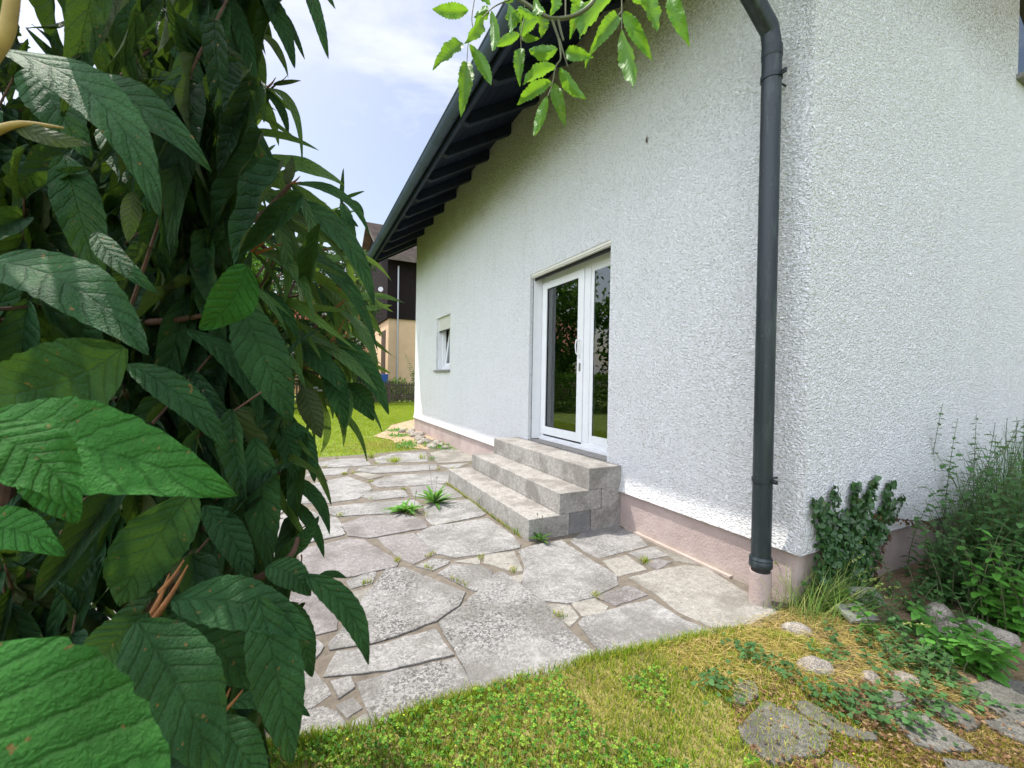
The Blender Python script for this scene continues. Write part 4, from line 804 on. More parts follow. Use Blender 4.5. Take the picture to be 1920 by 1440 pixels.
yf=np.array([D(1853,940,3.9),D(1836,990,3.8),D(1893,970,3.9),D(1832,1010,3.4),D(1870,900,4.2)]); n=len(yf)*7; P=np.repeat(yf,7,0); a=rng.uniform(0,6.28,n)
link('yellow_flowers',scatter('fl2',rT,P,np.stack([np.cos(a),np.sin(a),np.full(n,.3)],1),np.tile(UP,(n,1)),np.tile([.008,.012,.01],(n,1))),M['flower'],kind='stuff',label='few small yellow flowers among the weeds at the wall',cat='flowers')
# litter + creeping ivy + moss between slabs
lit=[g(x,y)[:2] for x,y in [(1370,1290),(1480,1270),(1600,1290),(1740,1270),(1830,1330),(1925,1340),(1960,1480),(1560,1480),(1420,1440),(1370,1350)]]
def keepoff(P,slabs):
    for s_ in slabs: P=P[~inpoly(P,s_)]
    return P
slabs=[np.array([(v.co.x+o.location.x,v.co.y+o.location.y) for v in o.data.vertices]) for o in COL.objects if o.name.startswith('stepping_slab')]
hulls=[]
for s_ in slabs:
    c=s_.mean(0); an=np.arctan2(s_[:,1]-c[1],s_[:,0]-c[0]); hulls.append((c+(s_-c)*.93)[np.argsort(an)])
P=inside_pts(lit,2200); Pk=keepoff(P,hulls); P=np.r_[Pk,P[::9]]; n=len(P)
link('leaf_litter',scatter('lit',cardT,gz_(P,.026)+np.c_[np.zeros((n,2)),rng.uniform(0,.012,n)],np.c_[rng.normal(0,1,(n,2)),rng.normal(0,.15,n)],np.c_[rng.normal(0,.35,(n,2)),np.ones(n)],np.tile([.010,.018,.014],(n,1))*rng.uniform(.4,1.4,(n,1)),rng.random(n)),M['deadleaf'],kind='stuff',label='dead brown leaves littering the stones of the garden bed',cat='leaf litter')
P=keepoff(inside_pts(lit,14000),hulls); n=len(P); a=rng.uniform(0,6.28,n); e=rng.uniform(.05,.6,n); A=np.stack([np.cos(a)*np.cos(e),np.sin(a)*np.cos(e),np.sin(e)],1); l=rng.uniform(.015,.05,n)
link('dry_grass',scatter('dry2',bladeT(3,-.3),gz_(P,.012),A,np.tile(UP,(n,1)),np.stack([np.full(n,.0024),l,l],1),rng.random(n)),M['straw'],kind='stuff',label='thin straw filling the gaps between the stepping slabs',cat='dry grass')
P=keepoff(np.concatenate([g(x,y)[:2]+rng.normal(0,s_,(k,2)) for x,y,s_,k in [(1575,1330,.055,150),(1620,1350,.05,120),(1540,1320,.04,60),(1700,1300,.06,90),(1725,1330,.05,70),(1755,1345,.04,50),(1790,1310,.05,70),(1840,1330,.05,60),(1710,1375,.03,70),(1400,1235,.05,130),(1345,1300,.05,120),(1460,1270,.05,90),(1560,1240,.05,80),(1650,1330,.04,60)]]),hulls[:1]); n=len(P)
P=P[rng.random(n)<.6]; n=len(P); s_=rng.uniform(.012,.026,n); link('creeping_ivy',scatter('civ',hT,gz_(P,.03)+np.c_[np.zeros((n,2)),rng.uniform(0,.04,n)],np.c_[rng.normal(0,1,(n,2)),rng.normal(0,.25,n)],np.c_[rng.normal(0,.35,(n,2)),np.ones(n)],np.stack([s_,s_,s_],1)),M['weed'],kind='stuff',label='creeping ivy leaves between the slabs and the dry grass',cat='ivy')
mp_=np.concatenate([g(x,y)[:2]+rng.normal(0,.09,(k,2)) for x,y,k in [(1620,1400,5000),(1570,1380,3500),(1800,1420,4000),(1900,1400,3500),(1680,1430,3000),(1905,1270,3000)]]); mp_=keepoff(mp_,hulls)
blades('moss',gz_(mp_,.012),.016,.003,simple('m_',(.2,.2,.03)) if 0 else m_blade('yellow_moss',[(.14,.15,.02),(.26,.22,.03),(.36,.29,.06)],.3),.8,2,kind='stuff',label='yellow green moss cushions between the lower slabs',cat='moss')
m=MB(); 
tw=empty('fallen_twig',tuple(g(1690,1315,.03)),label='thin bare twig lying across the garden bed',cat='twig'); o_=np.array(tw.location)
m.tube([g(1645,1322,.04)-o_,g(1690,1316,.045)-o_,g(1750,1290,.05)-o_],[.003,.0025,.0015],5); m.build('stem',M['bark'],tw)

# ================================================================== BACKGROUND
# picket fence
fy=23.5; fe=empty('picket_fence',(0,fy,0),label='old brown picket fence across the end of the lawn',cat='fence')
m=MB(); 
for z in (.28,.9): m.box((-14,-.03,z),(12,.03,z+.09))
m.build('rail',M['fence'],fe)
for i,x in enumerate(np.arange(-14,12,2.6)): m=MB(); m.box((x,-.09,-.05),(x+.13,-.031,1.18)); m.build('post',M['fence'],fe,bevel=.01)
pk0=None
for i,x in enumerate(np.arange(.2,9.0,.145)):
    if pk0 is None:
        m=MB(); m.prism([(0,-.055,.08),(.075,-.055,.08),(.075,-.055,1.05),(.0375,-.055,1.12),(0,-.055,1.05)],(0,.024,0)); pk0=m.build('picket',M['fence'],fe,loc=(float(x),0,0))
    else:
        o=pk0.copy(); COL.objects.link(o); o.location.x=float(x)
m=MB()
for x in np.arange(-14,.15,.145): m.prism([(x,-.055,.08),(x+.075,-.055,.08),(x+.075,-.055,1.05),(x+.0375,-.055,1.12),(x,-.055,1.05)],(0,.024,0))
m.build('hidden_pickets',M['fence'],fe,kind='stuff')
# barn
bn=empty('barn',(5.1,28.75,0),label='barn with black timber upper storey over an ochre rendered base',cat='barn')
m=MB(); m.box((0,0,0),(9,11,5.25)); m.box((0,11,0),(9,14,5.25)); m.build('lower_wall',M['ochre'],bn)
m=MB(); m.box((-.12,-.12,5.25),(9.12,14.1,9.4)); m.prism([(-.12,-.12,9.4),(-.12,14.1,9.4),(-.12,6.5,13.2)],(9.2,0,0)); m.build('upper_wall',M['barnwood'],bn)
m=MB(); m.prism([(-.7,-1.0,8.85),(-.7,6.5,13.3),(-.7,6.5,13.5),(-.7,-1.0,9.05)],(10.5,0,0)); m.prism([(-.7,15.0,8.85),(-.7,6.5,13.3),(-.7,6.5,13.5),(-.7,15,9.05)],(10.5,0,0))
m.build('roof',M['tile'],bn)
m=MB(); 
for k in range(34):
    y=-1.0+k*.22; z=9.06+(y+1)*.5933; m.box((-.7,y,z-.01),(9.8,y+.2,z+.045+.06))
m.build('tile_rows',M['tile'],bn)
m=MB(); m.box((-.03,1.0,.0),(.02,2.6,4.6)); m.build('door',simple('dark_brown_door',(.05,.028,.02),.7,.2),bn)
m=MB(); m.tube([(.55,-.2,0),(.55,-.2,8.7)],.055,10); m.build('downpipe',simple('galvanised_pipe',(.42,.45,.48),.4,.1,metal=.4),bn,smooth=True)
# satellite dish + bracket
p=PX(706,548,4.95); 
m=MB(); m.tube([(-.25,1.6,7.4),(-.28,1.55,7.4),(-.3,1.5,7.4)],[.05,.15,.17],16); m.tube([(-.12,1.8,7.4),(-.3,1.5,7.3)],.02,6); m.build('satellite_dish',M['pvc'],bn,smooth=True)
# annex with red roof
an=empty('annex',(1.0,37.2,0),label='low peach coloured building with red tiled roof behind the barn',cat='building')
m=MB(); m.box((-1.5,0,0),(4.3,6,5.6)); m.build('wall',M['cream'],an)
m=MB(); m.prism([(-2,-.6,5.35),(-2,3.5,8.2),(-2,3.5,8.4),(-2,-.6,5.55)],(6.2,0,0)); 
for k in range(16): y=-.6+k*.26; z=5.56+(y+.6)*.695; m.box((-2,y,z),(4.2,y+.23,z+.1))
m.build('roof',M['redtile'],an)
m=MB(); m.box((3.0,-.05,3.9),(3.9,.0,4.8)); m.build('window',M['pvc'],an)
# corrugated shed
sh=empty('shed',(2.3,27.0,0),label='grey corrugated metal shed standing behind the fence',cat='shed'); m=MB()
for k in range(26): m.box((-.9+k*.1,0,0),(-.9+k*.1+.06,.05,2.75)); 
m.box((-.92,.03,0),(1.75,2.5,2.74)); m.build('wall',M['gatemetal'],sh); m=MB(); m.box((-1.05,-.1,2.75),(1.85,2.6,2.83)); m.build('roof',M['gatemetal'],sh)
# blue bin
bb=empty('rain_barrel',tuple(D(717,724,25.2)*np.array([1,1,0])),label='blue plastic barrel behind the fence',cat='barrel')
m=MB(); m.tube([(0,0,0),(0,0,.05),(0,0,1.45),(0,0,1.5)],[.24,.26,.33,.33],18); m.build('body',M['blue'],bb,smooth=True); m=MB(); m.tube([(0,0,1.5),(0,0,1.56)],[.37,.35],18); m.build('rim',M['blue'],bb,smooth=True)
def tree(name,x,y,h,cr_,n,label,group=None,trunk=.18,zc=None,leaf=.22,mat=None,cat='tree',flat=.9,cs=14):
    o=empty(name,(x,y,0),label=label,cat=cat,group=group); zc=zc or h*.6; m=MB()
    m.tube([(0,0,-.05),(.05,0,h*.25),(0,.08,h*.55),(.05,0,h*.9)],[trunk,trunk*.8,trunk*.5,.03],9)
    ctr=[]
    for k in range(cs):
        a=k*2.4; zz=zc+(k/cs-.5)*(h*.85-2*0)*.85; rr=cr_*math.sqrt(max(.05,1-((zz-zc)/(h*.52))**2))*rng.uniform(.45,.85); c=np.array([math.cos(a)*rr,math.sin(a)*rr,zz]); ctr.append(c)
        m.tube([(0,0,max(h*.15,zz*.6)),tuple(c*np.array([.5,.5,1])-[0,0,.1*h*.3]),tuple(c)],[trunk*.35,trunk*.2,.01],5)
    ctr.append(np.array([0,0,h*.9]))
    m.build('trunk',M['bark'],o); ctr=np.array(ctr); k=rng.integers(0,len(ctr),n); d=norm(rng.normal(0,1,(n,3)))*rng.uniform(.2,1,(n,1))**.5*cr_*rng.uniform(.35,.6,(n,1))*np.array([1,1,.75])
    sub=rng.normal(0,1,(n,3))*.05*cr_; P=ctr[k]+d+sub; P=P[P[:,2]>.15]; n=len(P)
    s_=leaf*rng.uniform(.5,1.3,n); uvr=np.clip(rng.random(n)*.8+.1*(P[:,2]>zc),0,1)
    link('crown',scatter('cr',cardT,P,rng.normal(0,1,(n,3))-[0,0,.4],rng.normal(0,1,(n,3))+[0,0,.5],np.stack([s_*.6,s_,s_],1),uvr),mat or M['tree'],o); return o
tp=D(640,700,21)*1; G_T='garden trees around the lawn'
tree('garden_tree',1.9,25.3,8.6,2.0,15000,'dark bushy tree beyond the fence next to the barn',G_T,.2,5.0,.15)
tree('garden_tree',-1.2,26,7.6,2.4,9000,'green tree behind the fence seen through the bush',G_T,.2,4.2,.2)
for i,(x,y,h,c,lb) in enumerate([(-6.5,20.5,8.5,2.8,'tall dark tree behind the clipped hedge, reflected in the door'),(-3.2,21.0,7.5,2.4,'shorter tree at the right end of the hedge'),(-10.5,16.5,8,2.8,'broad tree at the left end of the hedge'),(-13,11,8,3,'tree at the far left boundary of the garden')]):
    tree('garden_tree',x,y,h,c*1.05,8000,lb,G_T,.22,h*.55,.30,M['hedge'])
def shrub(name,x,y,rx,ry,h,n,label,mat,leaf=.09,cat='shrub',group=None,rz=0):
    o=empty(name,(x,y,0),rz,label=label,cat=cat,group=group); m=MB()
    for k in range(7): a=k*.9; m.tube([(0,0,0),(math.cos(a)*rx*.4,math.sin(a)*ry*.4,h*.5),(math.cos(a)*rx*.7,math.sin(a)*ry*.7,h*.85)],[.03,.02,.006],5)
    m.build('stems',M['bark'],o); P=norm(rng.normal(0,1,(n,3)))*rng.uniform(.3,1,(n,1))**.4; P[:,2]=abs(P[:,2]); P=P*[rx,ry,h]*(1+.12*np.sin(P[:,:1]*9+P[:,1:2]*7)); s_=leaf*rng.uniform(.6,1.3,n)
    link('foliage',scatter('fo',cardT,P,rng.normal(0,1,(n,3)),rng.normal(0,1,(n,3))+[0,0,.6],np.stack([s_*.6,s_,s_],1),rng.random(n)),mat,o); return o
G_B='shrubs behind the picket fence'
for i,(px,h,lb) in enumerate([(600,1.4,'leafy shrub behind the fence nearest the bush'),(640,1.2,'low shrub behind the fence in front of the shed'),(690,1.25,'small shrub behind the fence left of the blue barrel'),(745,1.35,'weedy shrub behind the fence below the barn pipe')]):
    p=D(px,740,24.6); shrub('shrub',p[0],p[1],1.1,.5,h,2600,lb,M['hedge'],.10,group=G_B)
o=weed(6.15,25.1,2.7,12,.24,M['weed'],'tall gangly weed behind the fence beside the house corner',.7,dens=9); o['group']='weeds behind the fence'
# clipped hedge (boxy) seen in the door glass
hp0,hp1=np.array([-11.,10.5]),np.array([-1.9,18.2]); d=hp1-hp0; LN=np.linalg.norm(d); hg=empty('hedge',(*((hp0+hp1)/2),0),math.atan2(d[1],d[0]),label='long clipped hedge closing the left side of the lawn',cat='hedge')
n=26000; P=rng.uniform([-LN/2,-.5,0],[LN/2,.5,1.55],(n,3)); fa=rng.integers(0,3,n); P[fa==0,1]=-.5+rng.normal(0,.05,(fa==0).sum()); P[fa==1,2]=1.5+rng.normal(0,.06,(fa==1).sum()); s_=.10*rng.uniform(.6,1.3,n)
link('foliage',scatter('hf',cardT,P,rng.normal(0,1,(n,3)),rng.normal(0,1,(n,3))+[0,-.3,.6],np.stack([s_*.6,s_,s_],1),.3+.7*rng.random(n)),M['hedge'],hg)
nh=empty('neighbour_house',(-9,31,0),.5,label='neighbouring house with brown tiled roof behind the garden trees',cat='house')
m=MB(); m.box((-5,-4,0),(5,4,3.2)); m.build('wall',M['ochre'],nh); m=MB(); m.prism([(-5.5,-4.6,3.0),(-5.5,4.6,3.0),(-5.5,0,6.6)],(11,0,0)); m.build('roof',M['redtile'],nh)

# ================================================================== VIBURNUM in the foreground
vb=empty('viburnum_bush',(-.55,1.0,0),label='large dark leatherleaf viburnum bush filling the left foreground',cat='bush'); VO=np.array([-.55,1.0,0])
vprof=lambda v:(math.sin(math.pi*(v**.82))**.72)*(1-.25*v) if 0<v<1 else (.10 if v<=0 else 0)
vprof2=lambda v:(math.sin(math.pi*(v**.62))**.6) if 0<v<1 else (.10 if v<=0 else 0)
GA=[]
def hero(bx,by,tx,ty,w,db,dt=None,mat='vib',arch=.12,roll=0.,side=0.,fold=.5,under=False,prof=None,name='leaf',gather=False,nx=10,ny=40):
    """one traced leaf: base/tip pixel, width in px, depths in m, arch toward the viewer, in-plane side curve"""
    dt=dt or db; B=D(bx,by,db); Tt=D(tx,ty,dt); ax=Tt-B; Ln=np.linalg.norm(ax); A=ax/Ln; mid=(B+Tt)/2; c=norm(C-mid); X=norm(np.cross(A,c)); Z=np.cross(X,A)
    cr_,sr_=math.cos(roll),math.sin(roll); X,Z=X*cr_+Z*sr_,Z*cr_-X*sr_
    if under: X,Z=-X,-Z
    dm=(db+dt)/2; Wd=w*dm/F/max(.35,abs(cr_)); pf=prof or vprof; V=[];U=[]; ph=rng.uniform(0,6)
    for j in range(ny+1):
        v=j/ny; wd=pf(v)
        ce=B+A*Ln*v+Z*arch*Ln*4*v*(1-v)*(.8 if not under else -.8)+X*side*Ln*4*v*(1-v)
        for i in range(nx+1):
            a=(i/nx-.5)*2; t=v*9-abs(a)*.5*3.0+.9*math.sin(v*5+ph)*.15
            z=fold*abs(a)**1.4*.16*Wd*(1 if pf(v)>.2 else .5)*wd+Wd*.013*abs(math.sin(math.pi*(t+.5)))*(1-abs(a)**3)*min(1,wd*1.5)
            z+=Wd*.05*abs(a)**2*math.sin(v*13+ph+(2 if a>0 else 0)); e=1+((.022*math.sin(j*2.1+ph)+.022*math.sin(6.283*9*v)) if abs(a)>.95 else 0)
            V.append(ce+X*a*.5*Wd*wd*e+Z*z-VO); U.append((i/nx,v))
    Fq=[(j*(nx+1)+i,(j*(nx+1)+i+1),(j+1)*(nx+1)+i+1,(j+1)*(nx+1)+i) for j in range(ny) for i in range(nx)]
    if gather: GA.append((np.array(V),np.array(Fq),np.array(U))); return
    return link(name,npmesh('leaf',np.array(V),[np.array(Fq)],np.array(U),True),M[mat],vb)
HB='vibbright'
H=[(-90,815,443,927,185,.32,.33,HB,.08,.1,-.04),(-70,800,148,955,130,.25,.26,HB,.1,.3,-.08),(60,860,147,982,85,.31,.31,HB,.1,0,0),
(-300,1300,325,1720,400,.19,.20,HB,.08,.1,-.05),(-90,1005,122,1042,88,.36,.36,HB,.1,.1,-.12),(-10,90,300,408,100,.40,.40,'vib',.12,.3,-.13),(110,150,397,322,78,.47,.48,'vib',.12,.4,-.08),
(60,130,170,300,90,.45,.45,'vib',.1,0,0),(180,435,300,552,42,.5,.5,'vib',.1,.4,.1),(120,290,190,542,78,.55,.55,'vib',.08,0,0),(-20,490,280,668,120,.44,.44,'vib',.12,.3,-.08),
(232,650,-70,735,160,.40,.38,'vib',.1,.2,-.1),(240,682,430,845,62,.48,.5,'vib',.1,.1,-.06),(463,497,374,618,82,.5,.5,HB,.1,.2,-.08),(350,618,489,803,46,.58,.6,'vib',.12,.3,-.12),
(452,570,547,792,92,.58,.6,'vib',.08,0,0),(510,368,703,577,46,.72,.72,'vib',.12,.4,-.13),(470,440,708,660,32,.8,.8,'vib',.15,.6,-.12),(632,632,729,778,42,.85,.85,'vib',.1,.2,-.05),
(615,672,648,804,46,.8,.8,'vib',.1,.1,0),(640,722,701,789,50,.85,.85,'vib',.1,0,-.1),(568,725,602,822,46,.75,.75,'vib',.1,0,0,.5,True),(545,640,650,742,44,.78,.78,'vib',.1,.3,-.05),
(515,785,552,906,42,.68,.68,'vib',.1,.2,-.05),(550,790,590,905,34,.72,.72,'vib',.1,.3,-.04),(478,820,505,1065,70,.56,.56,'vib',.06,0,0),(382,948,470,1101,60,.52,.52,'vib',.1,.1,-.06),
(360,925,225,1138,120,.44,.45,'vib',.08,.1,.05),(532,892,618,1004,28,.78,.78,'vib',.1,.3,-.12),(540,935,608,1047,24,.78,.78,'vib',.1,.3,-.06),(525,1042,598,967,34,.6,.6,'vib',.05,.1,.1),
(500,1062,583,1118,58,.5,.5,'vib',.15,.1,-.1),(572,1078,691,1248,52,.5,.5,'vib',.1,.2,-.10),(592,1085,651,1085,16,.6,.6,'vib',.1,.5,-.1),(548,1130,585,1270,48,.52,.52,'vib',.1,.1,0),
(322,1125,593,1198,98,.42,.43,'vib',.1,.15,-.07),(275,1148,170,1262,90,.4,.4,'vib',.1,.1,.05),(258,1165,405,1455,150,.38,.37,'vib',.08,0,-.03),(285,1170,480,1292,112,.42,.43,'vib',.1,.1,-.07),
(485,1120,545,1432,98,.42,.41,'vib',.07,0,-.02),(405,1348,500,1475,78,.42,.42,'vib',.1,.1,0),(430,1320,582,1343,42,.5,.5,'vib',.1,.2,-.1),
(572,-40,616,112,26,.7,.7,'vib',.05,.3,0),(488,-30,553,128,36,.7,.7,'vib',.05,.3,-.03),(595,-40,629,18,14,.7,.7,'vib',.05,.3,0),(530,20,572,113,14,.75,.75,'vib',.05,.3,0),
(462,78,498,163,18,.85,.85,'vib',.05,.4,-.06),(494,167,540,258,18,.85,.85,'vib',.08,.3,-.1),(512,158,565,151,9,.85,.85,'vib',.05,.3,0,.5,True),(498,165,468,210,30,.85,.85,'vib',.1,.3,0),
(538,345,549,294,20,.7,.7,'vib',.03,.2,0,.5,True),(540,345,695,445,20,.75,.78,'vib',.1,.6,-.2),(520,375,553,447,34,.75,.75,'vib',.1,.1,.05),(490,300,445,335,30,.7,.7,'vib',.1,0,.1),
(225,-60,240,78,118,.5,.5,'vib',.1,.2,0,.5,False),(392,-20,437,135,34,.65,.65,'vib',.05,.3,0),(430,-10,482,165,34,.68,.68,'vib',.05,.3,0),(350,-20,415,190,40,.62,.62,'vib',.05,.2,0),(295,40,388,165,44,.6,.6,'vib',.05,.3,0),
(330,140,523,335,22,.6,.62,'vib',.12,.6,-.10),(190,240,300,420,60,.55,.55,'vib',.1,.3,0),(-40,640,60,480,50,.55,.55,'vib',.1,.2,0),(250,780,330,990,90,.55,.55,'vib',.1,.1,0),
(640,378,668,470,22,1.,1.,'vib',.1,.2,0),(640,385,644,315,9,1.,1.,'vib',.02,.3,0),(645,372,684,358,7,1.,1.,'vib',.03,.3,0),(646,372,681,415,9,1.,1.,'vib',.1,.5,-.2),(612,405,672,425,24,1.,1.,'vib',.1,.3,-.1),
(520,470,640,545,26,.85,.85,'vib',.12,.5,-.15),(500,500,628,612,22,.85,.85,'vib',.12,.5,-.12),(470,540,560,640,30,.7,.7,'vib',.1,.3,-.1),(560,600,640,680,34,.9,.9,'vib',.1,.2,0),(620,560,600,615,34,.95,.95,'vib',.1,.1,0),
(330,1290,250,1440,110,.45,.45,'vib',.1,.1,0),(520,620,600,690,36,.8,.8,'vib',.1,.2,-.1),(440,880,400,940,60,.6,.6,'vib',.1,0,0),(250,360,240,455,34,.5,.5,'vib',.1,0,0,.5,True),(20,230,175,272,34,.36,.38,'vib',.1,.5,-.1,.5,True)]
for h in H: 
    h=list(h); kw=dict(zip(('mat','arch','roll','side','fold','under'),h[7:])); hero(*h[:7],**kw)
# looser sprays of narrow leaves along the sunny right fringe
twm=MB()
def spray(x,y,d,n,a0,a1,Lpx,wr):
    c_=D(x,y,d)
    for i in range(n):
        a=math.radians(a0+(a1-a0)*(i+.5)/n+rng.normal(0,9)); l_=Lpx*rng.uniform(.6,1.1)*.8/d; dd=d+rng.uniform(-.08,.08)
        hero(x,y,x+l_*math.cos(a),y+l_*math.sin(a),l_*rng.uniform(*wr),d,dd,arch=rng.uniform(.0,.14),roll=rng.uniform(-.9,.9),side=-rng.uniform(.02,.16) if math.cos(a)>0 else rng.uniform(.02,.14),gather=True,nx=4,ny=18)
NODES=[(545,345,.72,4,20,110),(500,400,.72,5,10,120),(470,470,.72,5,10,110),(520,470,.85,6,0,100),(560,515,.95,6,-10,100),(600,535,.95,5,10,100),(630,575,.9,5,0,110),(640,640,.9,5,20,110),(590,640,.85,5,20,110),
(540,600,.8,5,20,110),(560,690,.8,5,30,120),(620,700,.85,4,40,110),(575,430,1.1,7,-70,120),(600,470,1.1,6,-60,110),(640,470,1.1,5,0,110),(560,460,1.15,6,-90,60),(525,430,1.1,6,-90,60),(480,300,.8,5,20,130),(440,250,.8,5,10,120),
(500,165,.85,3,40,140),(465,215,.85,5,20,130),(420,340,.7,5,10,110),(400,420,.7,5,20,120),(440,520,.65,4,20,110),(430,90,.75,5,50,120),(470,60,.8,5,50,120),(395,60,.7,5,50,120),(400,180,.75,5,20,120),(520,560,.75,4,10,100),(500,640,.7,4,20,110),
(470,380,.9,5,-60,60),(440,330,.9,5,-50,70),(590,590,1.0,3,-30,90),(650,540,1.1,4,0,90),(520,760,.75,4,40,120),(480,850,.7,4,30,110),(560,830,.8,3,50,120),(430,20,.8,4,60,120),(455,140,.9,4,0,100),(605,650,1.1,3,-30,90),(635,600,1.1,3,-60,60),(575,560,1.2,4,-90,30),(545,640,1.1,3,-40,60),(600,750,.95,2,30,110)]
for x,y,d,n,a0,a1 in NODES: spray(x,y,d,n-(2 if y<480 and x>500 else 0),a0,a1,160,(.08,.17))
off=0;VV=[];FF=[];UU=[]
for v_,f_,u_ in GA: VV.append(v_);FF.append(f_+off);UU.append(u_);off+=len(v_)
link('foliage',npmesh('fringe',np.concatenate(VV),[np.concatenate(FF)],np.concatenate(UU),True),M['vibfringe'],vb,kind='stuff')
# traced woody stems and buds
m=MB()
def tr(m,pts,ds,r0,r1,n=8):
    P=[D(x,y,d)-VO for (x,y),d in zip(pts,ds)]; k=len(P); Q=[]
    for i in range(k-1):
        a,b,c,d=P[max(i-1,0)],P[i],P[i+1],P[min(i+2,k-1)]
        for t in np.arange(0,1,.2): Q.append(.5*(2*b+(c-a)*t+(2*a-5*b+4*c-d)*t*t+(3*b-a-3*c+d)*t**3))
    Q.append(P[-1]); n=max(n,12) if len(pts)<4 else n; m.tube(Q,[r0+(r1-r0)*i/(len(Q)-1) for i in range(len(Q))],n)
tr(m,[(230,640),(300,575),(390,505),(450,430),(500,395),(545,345)],[.62,.62,.65,.68,.7,.7],.008,.0035)
tr(m,[(265,605),(330,600),(400,588)],[.6,.6,.6],.005,.003); tr(m,[(400,500),(460,440),(530,500)],[.66,.72,.8],.005,.004)
tr(m,[(30,760),(20,600),(60,430)],[.7,.7,.7],.009,.006); tr(m,[(440,1110),(500,1075),(545,1042),(560,1005)],[.6,.58,.58,.6],.006,.003)
tr(m,[(120,1000),(200,975),(260,950)],[.6,.6,.62],.006,.003); tr(m,[(600,720),(625,670),(632,640)],[.85,.85,.87],.004,.003); tr(m,[(470,860),(500,880),(540,890)],[.7,.72,.76],.005,.003)
tr(m,[(450,205),(480,190),(520,156)],[.9,.87,.85],.004,.0015); tr(m,[(630,460),(635,420),(642,380)],[1,1,1],.003,.002); tr(m,[(350,320),(420,420),(460,470)],[.8,.75,.72],.006,.005)
tr(m,[(530,700),(560,660),(600,600),(628,575)],[.85,.85,.88,.9],.004,.002); tr(m,[(540,150),(480,30),(430,-60)],[.9,.8,.75],.003,.005) if 0 else None
# main trunks from the ground
for (a,b,da),(c_,d_,db_) in [((470,560,.8),(520,470,.85)),((520,470,.85),(560,515,.95)),((520,560,.9),(600,535,.95)),((560,620,.9),(630,575,.9)),((560,620,.9),(640,640,.9)),((540,560,1.),(575,430,1.1)),((560,540,1.),(600,470,1.1)),((600,560,1.),(640,470,1.1)),((640,470,1.1),(642,375,1.)),((400,200,.8),(465,215,.85)),((430,230,.8),(500,165,.85)),((380,300,.75),(480,300,.8)),((500,700,.8),(560,690,.8)),((560,690,.8),(620,700,.85)),((500,540,1.),(560,460,1.15)),((480,520,.9),(525,430,1.1))]: tr(m,[(a,b),((a+c_)/2+4,(b+d_)/2+5),(c_,d_)],[da,(da+db_)/2,db_],.0028,.0014,6)
BN=[(x,y,d) for x,y,d,n,a0,a1 in NODES if x>470]
for i,(x,y) in enumerate([(-.62,1.0),(-.5,1.1),(-.45,.95),(-.7,1.15),(-.35,1.2)]):
    tp_=[D(300,560,.75),D(420,420,.8),D(100,500,.7),D(150,150,.85),D(400,100,.9)][i]-VO; b_=np.array([x,y,0])-VO; md=(b_+tp_)/2+np.array([-.08,.05,0]); m.tube([b_,(b_+md)/2+[.02,0,0],md,(md+tp_)/2,tp_],[.02,.017,.013,.010,.006],8)
m.build('branches',M['woolly'],vb,smooth=True)
m=MB()
for (a,b,c_,d_,w0) in [(280,1160,318,1075,.006),(290,1160,352,1060,.006),(300,1110,345,1050,.004),(402,1345,432,1290,.004),(408,1345,455,1294,.004),(478,640,520,600,.004),(620,640,645,600,.004),(622,640,655,628,.003),(545,640,560,615,.004),(470,470,510,440,.006),(480,475,530,455,.005),(540,345,528,330,.0035),(545,1000,590,975,.003),(565,840,545,872,.002),(635,545,655,518,.003),(630,535,650,545,.003),(548,880,562,862,.0025),(400,585,385,598,.004),(565,1040,560,1062,.003),(520,155,538,142,.0015)]:
    dd=.42 if a<410 and b>1000 else .66 if a<500 else .85; tr(m,[(a,b),((a+c_)/2+3,(b+d_)/2),(c_,d_)],[dd,dd,dd],w0*.6,.0006,7)
for x,y,d in BN:
    for k in (0,1): a=math.radians(rng.uniform(-80,-20)+k*25); l_=rng.uniform(18,34)*.8/d; tr(m,[(x,y),(x+l_*.5*math.cos(a)+2,y+l_*.5*math.sin(a)),(x+l_*math.cos(a),y+l_*math.sin(a))],[d,d,d],.0022,.0006,6)
m.build('buds',M['rust'],vb,smooth=True,kind='stuff')
# foreground blurred petiole top left
m=MB(); tr(m,[(-20,110),(12,60),(25,-20)],[.3,.3,.3],.005,.004); M['tan']=simple('tan_petiole',(.33,.24,.08),.8,.2,60); m.build('petiole',M['tan'],vb,smooth=True); m=MB(); tr(m,[(-20,250),(40,232),(120,240)],[.36,.36,.38],.004,.0008); m.build('petiole',M['tan'],vb,smooth=True)
